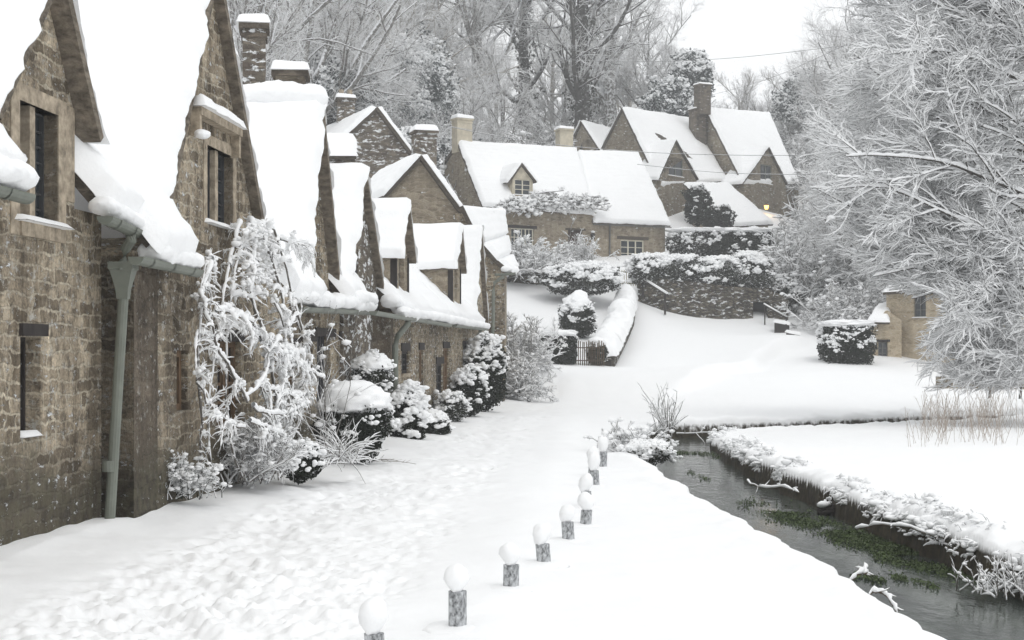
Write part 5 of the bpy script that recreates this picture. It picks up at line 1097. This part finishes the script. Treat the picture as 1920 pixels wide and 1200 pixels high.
def hug(Pn, omin=.34, omax=.88, x0=370, x1=594):
    rel = Pn[..., :2] - RP.O; o_ = rel @ RP.N; new = np.clip(o_, omin, omax) * .7 + o_ * 0 + .3 * np.clip(o_, omin, omax + .2); Pn = Pn.copy(); Pn[..., :2] += (new - o_)[..., None] * RP.N
    px = 960 + FPX * Pn[:, -1, 0] / Pn[:, -1, 1]; return Pn, (px > x0) & (px < x1)
c1 = grow(rr, AP, AR, 24, .10, 1, .36, .5, .13, -.20, 8, .5, .004, lt=.3); h1, ok = hug(c1[0]); c1 = (h1[ok], c1[1][ok]); v, q_ = tubes(*c1, 4); st.addq(v, q_); snowtube(sn, *dense(*c1, 14), 1.0, .007, 6, 2, .6); hv = (c1[0][:, 0, 2] > 1.35) & (c1[0][:, 0, 1] > 15.5) & (rr.random(len(c1[0])) < .6); snowtube(sn, *dense(c1[0][hv], c1[1][hv], 12), 1.0, .022, 8, 12, .7)
c2 = grow(rr, *c1, 6, .15, 1, .14, .8, .18, -.10, 4, .6, .003, lt=.3); h1, ok = hug(c2[0]); c2 = (h1[ok], c2[1][ok]); v, q_ = tubes(*c2, 3); st.addq(v, q_); snowtube(sn, *c2, 1.0, .0045, 4, 3, .5)
pts_ = np.concatenate([np.array([wpos(rr.normal(500, 20) + (y - 530) * .12, y, rr.uniform(.5, .8)) for y in rr.uniform(425, 560, 90)]), c1[0][rr.integers(0, len(c1[0]), 160), 3]])
rs = np.concatenate([rr.uniform(.02, .06, 90), rr.uniform(.02, .05, 160)])[:, None] * np.array([[1.1, 1.1, .8]]); pts_ = np.repeat(pts_, 7, 0); rs = np.repeat(rs, 7, 0); pts_ = pts_ + rr.normal(0, .6, pts_.shape) * rs; rs = rs * rr.uniform(.25, .7, (len(rs), 1)) * rr.uniform(.7, 1.35, rs.shape); v, f = blobs(pts_, rs, ICO2, .3, 1.5, 5); sn.addq(v, f)
st.build('stems', M['bark_twig'], rose, True); sn.build('snow_load', M['clump'], rose, True)
shrub('mass of fine snow laden twigs at the foot of the climbing rose', wpos(468, 900, .55), 80, .60, .18, 31, .36, -.02, (9, 6), .009, clumps=320, cl=.035, rmin=.0045, group='shrubs along the row')
shrub('small leafy plant with snow on every leaf beside the corner pier', wpos(345, 935, .42), 34, .42, .13, 32, .35, -.01, (8, 5), .005, clumps=420, cl=.026, group='shrubs along the row', name='leafy_plant', rmin=.003, mat='leaf')
bush('low snow smothered bush right of the climbing rose foot', wpos(566, 868, .9), (.26, .22, .24), 1400, .05, 33, (.8, .6), .4, clumps=90, cl=.05, group='shrubs along the row')
shrub('tall thin leafless stems in front of the dark door', wpos(615, 850, .6), 10, 1.9, .15, 34, .16, .0, (4,), .008, clumps=40, cl=.05, group='shrubs along the row', name='leafless_shrub', rmin=.004)
bush('big dark clipped bush under a heavy rounded snow cap by the dark door', wpos(662, 800, .85), (.56, .50, .50), 9000, .045, 35, (.93, .70), .62, clumps=170, cl=.06, group='shrubs along the row', ground=0.0, big=1)
bush('upper snow capped bush pressed against the wall above the big dark one', wpos(700, 708, .50), (.36, .34, .40), 4000, .05, 36, (.95, .62), .45, clumps=120, cl=.055, mat='leaf_snowy', group='shrubs along the row', ground=0.0, big=1)
shrub('tuft of arching frosted grass at the foot of the big dark bush', wpos(640, 868, 1.25), 120, .55, .10, 37, .55, -.16, (), .006, mat='bark_twig', name='grass_tuft', cat='grass tuft', group='shrubs along the row', rmin=.004)
bush('dark leafed bush draped in snow just right of the downpipe', wpos(768, 785, .72), (.30, .28, .60), 6000, .06, 38, (.62, .42), .72, clumps=210, cl=.085, group='shrubs along the row', ground=0.0)
bush('low round dark bush with a broad white cap, right of the draped one', wpos(814, 800, .95), (.34, .32, .30), 3600, .05, 39, (.9, .66), .5, clumps=60, cl=.06, group='shrubs along the row', ground=0.0, big=1)
bush('small snowy bush where the slit windows begin', wpos(848, 762, .75), (.34, .32, .34), 2600, .06, 40, (.6, .6), .4, clumps=90, cl=.08, mat='leaf_snowy', group='shrubs along the row', ground=0.0)
bush('tall dark leaning bush with a sloping white cap near the end of the row', wpos(908, 700, .85), (.58, .55, 1.0), 9000, .09, 41, (.72, .42), .66, clumps=200, cl=.10, group='shrubs along the row', ground=0.0, lump=.35, big=1)
bush('snowy bush between the tall dark leaning one and the wall end', wpos(880, 735, .80), (.42, .38, .60), 4000, .08, 42, None, clumps=150, cl=.09, group='shrubs along the row', ground=0.0)
shrub('round twiggy frosted shrub past the end of the row', P(974, 740, 50), 90, 1.2, .2, 43, .75, -.03, (8, 5), .014, clumps=500, cl=.05, group='shrubs along the row', rmin=.010)
shrub('upper twiggy frosted shrub rising behind the round one at the row end', P(972, 700, 56), 80, 1.9, .3, 44, .5, -.02, (7, 5), .014, clumps=500, cl=.06, group='shrubs along the row', rmin=.011)

# hillside garden plants
hg = 'hedges and bushes below the cottages'
bush('dark bush with a cone of snow beside the buried wall', P(1082, 598, 69), (.85, .8, .95), 7000, .09, 50, (.75, .72), .62, clumps=140, cl=.12, group=hg, big=1)
bush('square cut dark hedge with snowy top behind the pickets', P(1046, 655, 60.5), (.80, .9, .66), 8000, .08, 51, (.98, .42), .92, clumps=120, cl=.07, group=hg, boxy=.7, lump=.1, name='clipped_hedge', cat='hedge', big=1)
bush('small dark hedge end between the pickets and the buried wall', P(1119, 662, 61), (.42, .5, .52), 3500, .08, 52, (.9, .5), .8, clumps=60, cl=.07, group=hg, name='clipped_hedge', cat='hedge')
bush('wide spreading snowy shrub on short crooked trunks left of the gate', P(1088, 524, 75.5), (1.95, 1.2, .80), 13000, .12, 53, None, clumps=900, cl=.15, mat='leaf_snowy', group=hg, lump=.35)
shrub('frosted grassy shrub spilling over the dark wall at left', P(985, 512, 78.3), 110, 1.9, .7, 54, .7, -.03, (6, 4), .018, clumps=500, cl=.10, group=hg, rmin=.014)
shrub('feathery upright frosted plant by the dark door', P(1085, 505, 79.5), 60, 1.5, .3, 55, .45, .0, (6, 4), .015, clumps=250, cl=.06, group=hg, rmin=.012)
bush('snow covered bush right under the three light window', P(1010, 492, 79.8), (1.7, .8, .45), 5000, .12, 56, None, clumps=420, cl=.14, mat='leaf_snowy', group=hg)
for k, (px, py, d, rx, rz, lb) in enumerate([(1222, 505, 77.4, 1.15, .78, 'left end of the long snow clotted hedge, nearest the gate'), (1282, 508, 77, 1.2, .80, 'second swelling of the long snow clotted hedge'), (1345, 512, 76.8, 1.2, .80, 'third swelling of the long snow clotted hedge'), (1405, 512, 77.2, 1.25, .95, 'right end of the long snow clotted hedge above the cellar opening')]):
    bush(lb, P(px, py, d), (rx, .9, rz), 7500, .11, 60 + k, None, clumps=640, cl=.13, mat='leaf_snowy', group='sections of the long hedge', boxy=.45, name='hedge_section', cat='hedge')
for k, (px, lb) in enumerate([(1290, 'left part of the dark hedge below the lean to roof'), (1350, 'middle part of the dark hedge below the lean to roof'), (1412, 'right part of the dark hedge below the lean to roof')]):
    bush(lb, P(px, 458, 88), (1.25, .9, .85), 7000, .12, 70 + k, (1.0, .35), .9, clumps=260, cl=.13, mat='leaf' if k else 'leaf_snowy', group='sections of the dark hedge', boxy=.5, name='hedge_section', cat='hedge', big=1)
bush('dark ivy smothering the wall of the middle hill house', P(1308, 380, 96), (.80, .4, 1.15), 6000, .16, 75, None, clumps=130, cl=.10, mat='leaf', group=hg, name='ivy_mass', lump=.6)
bush('lower dark ivy creeping along the edge of the lean to roof', P(1346, 408, 94), (.95, .4, .7), 5000, .16, 175, None, clumps=80, cl=.10, mat='leaf', group=hg, name='ivy_mass', lump=.6)
bush('block shaped snowy hedge left of the tan cottage', P(1588, 650, 62.5), (1.12, 1.1, .98), 14000, .085, 76, (1.0, .30), .93, clumps=950, cl=.070, group=hg, boxy=.6, lump=.22, name='clipped_hedge', cat='hedge', mat='leaf', big=1)
bush('dark shrubbery overhanging the lane at the left of the tan cottage', P(1500, 555, 84), (2.3, 1.4, 1.7), 14000, .14, 77, None, clumps=700, cl=.12, lump=.7, group=hg, mat='leaf')
bush('dark undergrowth above the cellar opening', P(1450, 548, 78), (1.6, .9, .9), 9000, .12, 78, None, clumps=260, cl=.14, group=hg, mat='leaf')
shrub('snowy shrubbery behind the block shaped hedge', P(1592, 605, 74), 110, 1.9, .8, 79, .7, -.04, (8, 5), .02, clumps=500, cl=.09, group=hg, rmin=.014)
for k, (px, py, d, L, n, lb) in enumerate([(1510, 575, 80, 3.2, 120, 'weeping mass of pale frosted twigs over the cellar opening'), (1585, 590, 84, 4.2, 130, 'tall weeping frosted shrub over the lane'), (1610, 580, 80, 4.2, 120, 'weeping frosted shrub between the lane and the tan cottage'), (1600, 500, 92, 4.4, 120, 'frosted shrub mass below the topmost house'), (1520, 500, 88, 2.6, 110, 'frosted twigs arching below the amber lamp'), (1650, 540, 78, 4.0, 100, 'frosted shrub over the tan cottage roof end')]):
    shrub(lb, P(px, py, d), n, L, .7, 80 + k, .62, -.075, (9, 6), .026, clumps=700, cl=.12, group='weeping shrubs on the bank', rmin=.019, K=9)
shrub('climber trained over the front of the cottage with the dormer', pf.pt(pf.hit(1060, 495)[0], ZP(495, 84), .35), 7, 2.6, .12, 90, .38, .0, (5, 3), .03, clumps=20, cl=.05, name='wall_climber', cat='climbing plant', rmin=.010, K=9, cone=(.5, -.1, 1))
wc = thing('wall_climber', 'band of snow covered wisteria along the eave above the dark door', 'climbing plant', pf.pt(pf.hit(1040, 380)[0], ZP(385, 84), .4)); rng = np.random.default_rng(91); wa = []
for k in range(46):
    x0 = rng.uniform(945, 1120); y0 = 385 + rng.normal(0, 8) - 8 * math.sin((x0 - 945) / 55); wa.append([pf.pt(*pf.hit(x0 + j * 9 * rng.choice([-1, 1]) * .6, y0 + rng.normal(0, 4) - j * 1.0, .35), .35 + rng.uniform(-.1, .25)) for j in range(6)])
wa = np.array(wa); wr = np.full(wa.shape[:2], .03); mb = MB(); sn = MB(); v, q_ = tubes(wa, wr, 4); mb.addq(v, q_); c1 = grow(rng, wa, wr, 9, 0, 1, .5, .9, .15, -.02, 5, .6, .014); v, q_ = tubes(*c1, 3); mb.addq(v, q_); snowtube(sn, *c1, 1.1, .02, 4, 1); c2 = grow(rng, *c1, 4, 0, 1, .22, .8, .15, 0, 3, .6, .012); v, q_ = tubes(*c2, 3); mb.addq(v, q_); snowtube(sn, *c2, 1.1, .012, 3, 2)
mb.build('stems', M['bark_twig'], wc, True); v, f = blobs(c1[0][rng.integers(0, len(c1[0]), 420), 3], .10 * rng.uniform(.4, 1.4, (420, 1)) * np.array([[1.2, 1.2, .8]]), ICO1, .2); sn.addq(v, f); sn.build('snow_load', M['clump'], wc, True)
# evergreen masses among the trees
for k, (px, py, d, rx, rz, lb) in enumerate([(790, 195, 108, 2.6, 4.2, 'dark blue green evergreen behind the two rear gables'), (1295, 150, 118, 1.7, 2.2, 'dark snowy pine just left of the tall square chimney'), (1255, 210, 116, 2.2, 2.2, 'lower snowy pine between the hill house ridges'), (1520, 190, 128, 2.6, 2.6, 'distant blue grey pine right of the open sky'), (620, 190, 86, 3.0, 2.4, 'snowy evergreen scrub behind the flat ridge of the third cottage'), (730, 300, 74, 2.0, 1.6, 'snowy scrub between the two rear gables'), (860, 330, 92, 2.5, 2.0, 'frosty scrub left of the cottage with the dormer')]):
    bush(lb, P(px, py, d), (rx, rx, rz), 9000, .24, 100 + k, None, clumps=520, cl=.13, mat='leaf_far', group='evergreens behind the village', name='evergreen_tree', cat='tree', lump=.6)
# frosty thicket along the foot of the wood
tk = shrub('frosty thicket at the foot of the wood behind the long white ridge', G(940, 0, 104), 110, 4.2, 1.6, 110, .5, -.02, (8, 6), .035, clumps=400, cl=.16, group='thickets at the foot of the wood', rmin=.022, name='thicket', cat='thicket', K=7)
for (px, d, sc, lb) in [(820, 96, 1.0, 'thicket left of the pale rendered chimney'), (880, 104, 1.2, 'thicket behind the pale rendered chimney'), (985, 124, 1.15, 'thicket above the middle of the long white ridge'), (1060, 124, 1.0, 'thicket beside the small peaked house'), (1130, 128, 1.1, 'thicket behind the small peaked house'), (1200, 130, 1.2, 'thicket above the middle hill house ridge'), (1270, 126, 1.1, 'thicket left of the square chimney'), (1390, 134, 1.2, 'thicket above the topmost roof'), (1470, 130, 1.0, 'thicket on the slope right of the topmost roof'), (1590, 112, 1.2, 'thicket beside the topmost house gable end'), (1640, 104, 1.3, 'thicket below the right hand end of the open sky'), (700, 84, 1.0, 'thicket between the rear gables and the wood'), (610, 80, 1.2, 'thicket above the chimney of the third row cottage'), (540, 74, 1.2, 'thicket behind the flat topped chimney'), (760, 90, 1.2, 'thicket right of the higher rear gable'), (660, 96, 1.3, 'thicket behind the slatted chimney'), (490, 66, 1.2, 'thicket beside the tall stone chimney'), (1600, 96, 1.3, 'thicket behind the left edge of the big snowy tree')]:
    dup(tk, G(px, 0, d, -.3), rngC.uniform(0, 6.28), sc, lb)

# the big near tree on the right
NT = thing('snow_laden_tree', 'big tree with every drooping branch loaded with snow, filling the right of the photo', 'tree', (13.2, 36.5, H(13.2, 36.5)))
rng = np.random.default_rng(2024); o = np.array(NT.location); K = 9; z = np.linspace(0, 1, K)
trk = np.stack([o[0] + .5 * np.sin(z * 2), o[1] + .3 * np.sin(z * 3), o[2] - .3 + z * 10], -1)[None]; trr = (.34 * (1.15 - z) ** .8)[None]; mb = MB(); v, q_ = tubes(trk, trr, 12); mb.addq(v, q_); mb.build('trunk', M['bark_near'], NT, True)
nl = 46; zz = rng.uniform(.10, .98, nl) ** .9; az = np.where(rng.random(nl) < .80, rng.normal(math.pi, .62, nl), rng.uniform(0, 6.28, nl)); el = -.10 + zz * .85 + rng.normal(0, .12, nl); Ln = (6.9 - 2.6 * np.abs(zz - .45) * 1.3) * rng.uniform(.75, 1.08, nl)
st_ = np.stack([np.interp(zz, z, trk[0, :, k]) for k in range(3)], 1); d = np.stack([np.cos(az) * np.cos(el), np.sin(az) * np.cos(el), np.sin(el)], 1); Kb = 12; lim = np.empty((nl, Kb, 3)); lim[:, 0] = st_; p = st_.copy()
for k in range(1, Kb): d = d + .09 * rng.normal(size=d.shape); d[:, 2] -= .035; d = nrm(d); p = p + d * (Ln / (Kb - 1))[:, None]; lim[:, k] = p

lr = (.060 * rng.uniform(.6, 1.1, (nl, 1))) * np.linspace(1, .22, Kb)[None]
EZ = [-1, .5, 1.6, 2.6, 3.0, 3.35, 4.6, 5.6, 6.6, 8, 9.5, 12]; EX = [10.2, 9.7, 9.6, 10.4, 10.4, 8.9, 7.4, 7.0, 7.1, 7.4, 7.9, 8.4]
def inside(b, k=None):                      # the crown's outline on its street side
    Pn, R_ = b; q2 = Pn[:, k if k is not None else Pn.shape[1] - 1]; lim_ = np.interp(q2[:, 2], EZ, EX) + .35 * fbm(q2 * .9, 77, 2); ok = (q2[:, 0] - .24 * (q2[:, 1] - 36) > lim_) & (q2[:, 2] > .75); return Pn[ok], R_[ok]
lim, lr = clipb = (lim, lr)
for i_ in range(nl):                        # shorten limbs that would leave the crown
    w_ = (lim[i_, :, 0] - .24 * (lim[i_, :, 1] - 36) < np.interp(lim[i_, :, 2], EZ, EX) + .5) | (lim[i_, :, 2] < 1.35)
    if w_.any():
        k_ = max(1, int(np.argmax(w_))); t_ = np.linspace(0, k_, Kb); lim[i_] = np.stack([np.interp(t_, np.arange(Kb), lim[i_, :, c_]) for c_ in range(3)], 1)
cr = MB(); sn = MB(); v, q_ = tubes(lim, lr, 7); cr.addq(v, q_); snowtube(sn, *dense(lim, lr, 50), .8, .018, 7, 1, .5)
b1 = grow(rng, lim, lr, 17, .08, 1, 2.5, .62, .11, -.015, 9, .55, .014, bias=(-.25, 0, 0), lt=.45); b1 = inside(b1); v, q_ = tubes(*b1, 5); cr.addq(v, q_); snowtube(sn, *dense(*b1, 22), .9, .020, 6, 2, .45)
b2 = grow(rng, *b1, 10, .12, 1, 1.0, .62, .13, -.01, 6, .55, .007, bias=(-.18, 0, .0), lt=.4); b2 = inside(b2); v, q_ = tubes(*b2, 3); cr.addq(v, q_); snowtube(sn, *dense(*b2, 9), 1.0, .0135, 4, 3, .5)
b3 = grow(rng, *b2, 8, .1, 1, .42, .65, .15, .02, 4, .6, .005, bias=(-.1, 0, .03), lt=.3); v, q_ = tubes(*b3, 3); cr.addq(v, q_); snowtube(sn, *b3, 1.0, .0085, 4, 4, .5)
cr.build('crown', M['bark_near'], NT, True)
pp_ = b1[0][rng.integers(0, len(b1[0]), 900), rng.integers(1, 8, 900)]; v, f = blobs(pp_ + [0, 0, .03], rng.uniform(.03, .085, (900, 1)) * np.array([[1.3, 1.3, .8]]), ICO1, .25); sn.addq(v, f); sn.build('snow_load', M['clump'], NT, True)
for k, (px, d, lb) in enumerate([(1855, 48.5, 'leaning grey stem under the big snowy tree, in front of the low wall'), (1912, 48, 'dark upright post under the big snowy tree at the right edge')]):
    mb = MB(); a = G(px, 0, d); mb.tube([a - [0, 0, .2], a + [.05, 0, .7], a + [0, 0, 1.5]], .05, 8); tag(mb.build('sapling_stem', M['bark_near'], loc=a), lb, 'sapling', 'stems under the big tree')

# stream-side plants
shrub('small upright twiggy bush standing on the far stream bank', P(1248, 812, 34.6), 26, 1.05, .10, 120, .38, .02, (3,), .012, clumps=60, cl=.03, rmin=.006, name='bank_bush')
shrub('snowy tangle on the near stream bank beside the last bollard', P(1192, 850, 25.2), 80, .50, .20, 121, .7, -.12, (5, 3), .010, clumps=500, cl=.045, rmin=.006, name='bank_bush')
bush('mound of snow buried plants at the waterline below the twiggy tangle', P(1212, 850, 24.6), (.42, .5, .20), 2400, .05, 122, (.95, .85), .25, clumps=120, cl=.06, mat='leaf_snowy', name='bank_mound')
rng = np.random.default_rng(130)
def bank_line(n, side=1):
    i = rng.uniform(0, 1, n); Y = 10.5 + 24 * i ** .8; X = np.interp(Y, STREAM[:, 1], STREAM[:, 0]) + side * (np.interp(Y, STREAM[:, 1], STREAM[:, 2])) ; return np.stack([X, Y], 1)
b_ = bank_line(3000); b_ = b_[fbm(np.stack([b_[:, 1] * .9, b_[:, 0] * 0], 1), 91, 2) + rng.normal(0, .15, len(b_)) > .04]; hang = rng.random(len(b_)) < .6; b_[:, 0] += np.where(hang, rng.uniform(-.05, .08, len(b_)), .10 + rng.uniform(0, .16, len(b_))); zt = Hfull(b_, False); zt = np.where(hang | (zt < -.3), rng.uniform(-.26, -.06, len(b_)), zt); S0 = np.concatenate([b_, zt[:, None]], 1)
K = 4; d = nrm(np.stack([rng.normal(-.55, .5, len(S0)), rng.normal(0, .6, len(S0)), rng.uniform(.05, .9, len(S0))], 1)); L = rng.uniform(.03, .12, len(S0)); A_ = np.empty((len(S0), K, 3)); A_[:, 0] = S0; p = S0.copy()
for k in range(1, K): d = d + .12 * rng.normal(size=d.shape); d[:, 2] -= .25; d = nrm(d); p = p + d * (L / (K - 1))[:, None]; A_[:, k] = p
Rg = np.full((len(S0), K), .005) * np.linspace(1, .5, K); mb = MB(); v, q_ = tubes(A_, Rg, 3); mb.addq(v, q_); sn = MB(); snowtube(sn, A_, Rg, 1, .006, 4, 9, .5)
bg_ = mb.build('bank_grass', M['bark_twig'], loc=(4.2, 20, -.1)); tag(bg_, 'frosted grass and stalks hanging over the dark edge of the meadow bank', 'grass', kind='stuff')
i = rng.integers(0, len(A_), 900); v, f = blobs(A_[i, 1] + [.04, 0, .0], rng.uniform(.012, .04, (900, 1)) * np.array([[1.2, 1.2, .7]]), ICO1, .3); sn.addq(v, f); i = rng.integers(0, len(A_), 700); v, f = blobs(A_[i, 0] + rng.normal(0, .03, (700, 3)), rng.uniform(.02, .065, (700, 1)) * rng.uniform(.6, 1.4, (700, 3)) * np.array([[1.1, 1.2, .65]]), ICO2, .35); sn.addq(v, f); so_ = sn.build('grass_snow', M['clump'], bg_, True)
for k, (pts3, lb) in enumerate([([(1400, 903, 21.4), (1432, 916, 20.6), (1470, 913, 20.2), (1500, 924, 19.8)], 'thin snowy branch reaching over the water from the meadow bank'), ([(1605, 992, 15.8), (1640, 984, 15.5), (1700, 987, 15.2), (1752, 1006, 14.9), (1780, 1010, 14.7)], 'longer snowy branch lying along the meadow bank'), ([(1596, 1090, 11.4), (1612, 1075, 11.4), (1626, 1062, 11.5), (1622, 1078, 11.4)], 'snow crusted twig standing up at the near water edge'), ([(1630, 1112, 10.6), (1650, 1108, 10.6), (1672, 1124, 10.5), (1684, 1150, 10.4)], 'bent snow crusted stalk drooping into the water')]):
    t = thing('fallen_branch', lb, 'branch', P(*pts3[0]), 'loose branches along the stream'); a = np.array([P(*x) for x in pts3])[None]; a, r_ = dense(a, np.full(a.shape[:2], .008), 14); a = a + rng.normal(0, .006, a.shape); mb = MB(); v, q_ = tubes(a, r_, 5); mb.addq(v, q_)
    w_ = grow(rng, a, r_, 5, .2, .9, .14, .8, .15, 0, 4, .6, .004); v, q_ = tubes(*w_, 3); mb.addq(v, q_); mb.build('wood', M['stem'], t, True); sn = MB(); snowtube(sn, a, r_, 1, .008 if k < 2 else .010, 7, k, .6); snowtube(sn, *w_, 1, .005, 4, k); sn.build('snow_load', M['clump'], t, True)
# reeds
b_ = []
for k in range(230):
    px = rng.choice([rng.normal(1765, 22), rng.normal(1855, 30), rng.uniform(1700, 1960)], p=[.4, .4, .2]); dd_ = rng.uniform(27, 37); b_.append(G(px, 0, dd_))
b_ = np.array(b_); n = len(b_); K = 4; d = nrm(np.stack([rng.normal(0, .22, n), rng.normal(0, .2, n), np.ones(n)], 1)); L = rng.uniform(.25, 1.0, n); A_ = np.empty((n, K, 3)); A_[:, 0] = b_; p = b_.copy()
for k in range(1, K): d = nrm(d + .10 * rng.normal(size=d.shape)); p = p + d * (L / (K - 1))[:, None]; A_[:, k] = p
mb = MB(); R_ = np.full((n, K), .004); v, q_ = tubes(A_, R_, 3); mb.addq(v, q_); w_ = grow(rng, A_, R_, 2, .3, 1, .22, .7, .1, 0, 3, .7, .003); v, q_ = tubes(*w_, 3); mb.addq(v, q_)
rd = mb.build('dry_reeds', M['reed'], loc=(10, 36, 0)); tag(rd, 'thin brown dead stalks poking out of the meadow snow at right', 'reeds', kind='stuff')
# water weed
pts_ = []
for (x0, y0, x1, y1, wd, n) in [(1390, 945, 1560, 985, 10, 1300), (1450, 962, 1700, 1035, 13, 4200), (1560, 1003, 1890, 1083, 13, 6500), (1640, 1045, 1850, 1090, 8, 1600), (1262, 848, 1350, 856, 4, 900), (1290, 885, 1330, 900, 4, 120), (1600, 1080, 1660, 1092, 5, 260), (1670, 1080, 1700, 1090, 5, 140), (1710, 1090, 1760, 1104, 5, 120), (1740, 1190, 1800, 1205, 8, 300)]:
    for k in range(n):
        t = rng.random(); px = x0 + (x1 - x0) * t + rng.normal(0, wd * .6); py = y0 + (y1 - y0) * t + rng.normal(0, wd * .6); d = (HC + .42) * FPX / (py - HY); p = P(px, py, d)
        if dstream(p[None, :2])[0] < -.02 and fbm(np.array([[p[0] * 2.2, p[1] * 1.2]]), 5, 3)[0] > -.25: pts_.append([p[0], p[1], -.415 + abs(rng.normal(0, .012))])
mb = MB(); v, q_ = leafcards(rng, np.array(pts_), .032, updir=1.2); mb.addq(v, q_); tag(mb.build('water_weed', M['weed'], loc=(4, 15, -.42)), 'green watercress trailing in the current', 'water weed', kind='stuff')
t = bush('dark rock sticking out of the meadow bank at the waterline', P(1558, 958, 19.2), (.22, .2, .12), 10, .02, 133, None, clumps=0, name='bank_rock', cat='rock', mat='timber')
rk = [c for c in t.children]; shrub('stiff dark reed stumps in the water at the right edge', P(1895, 1112, 12.6), 90, .30, .20, 134, .45, .0, (2,), .006, clumps=60, cl=.022, mat='bark_twig', name='reed_stumps', rmin=.004)
for k, (px, py, L, lb) in enumerate([(700, 866, .55, 'thin bent twig lying on the snow below the dark clipped bush'), (1468, 838, .0, '')][:1]):
    a = G(px, 0, 4676 / (py - 660) * .99, .03); tw, tr_ = stems(rng, a, 3, .05, L, 6, .08, -.02, .006, (.9, .1, .25), .25); t = thing('fallen_twig', lb, 'twig', a); mb = MB(); v, q_ = tubes(tw, tr_, 4); mb.addq(v, q_); w_ = grow(rng, tw, tr_, 4, .2, 1, .15, .7, .1, 0, 3, .6, .003); v, q_ = tubes(*w_, 3); mb.addq(v, q_); mb.build('wood', M['stem'], t, True)


# ------------------------------------------------------------------ frosty air
m = bpy.data.materials.new('haze'); m.use_nodes = True; nt = m.node_tree; nt.nodes.clear()
ou = nt.nodes.new('ShaderNodeOutputMaterial'); pv = nt.nodes.new('ShaderNodeVolumePrincipled'); pv.inputs['Color'].default_value = (.95, .96, .97, 1); pv.inputs['Density'].default_value = .0013; pv.inputs['Anisotropy'].default_value = .2
nt.links.new(pv.outputs[0], ou.inputs['Volume'])
mb = MB(); mb.box((0, 205, 30), (3500, 460, 84)); hz_ = mb.build('haze', m); tag(hz_, kind='stuff')
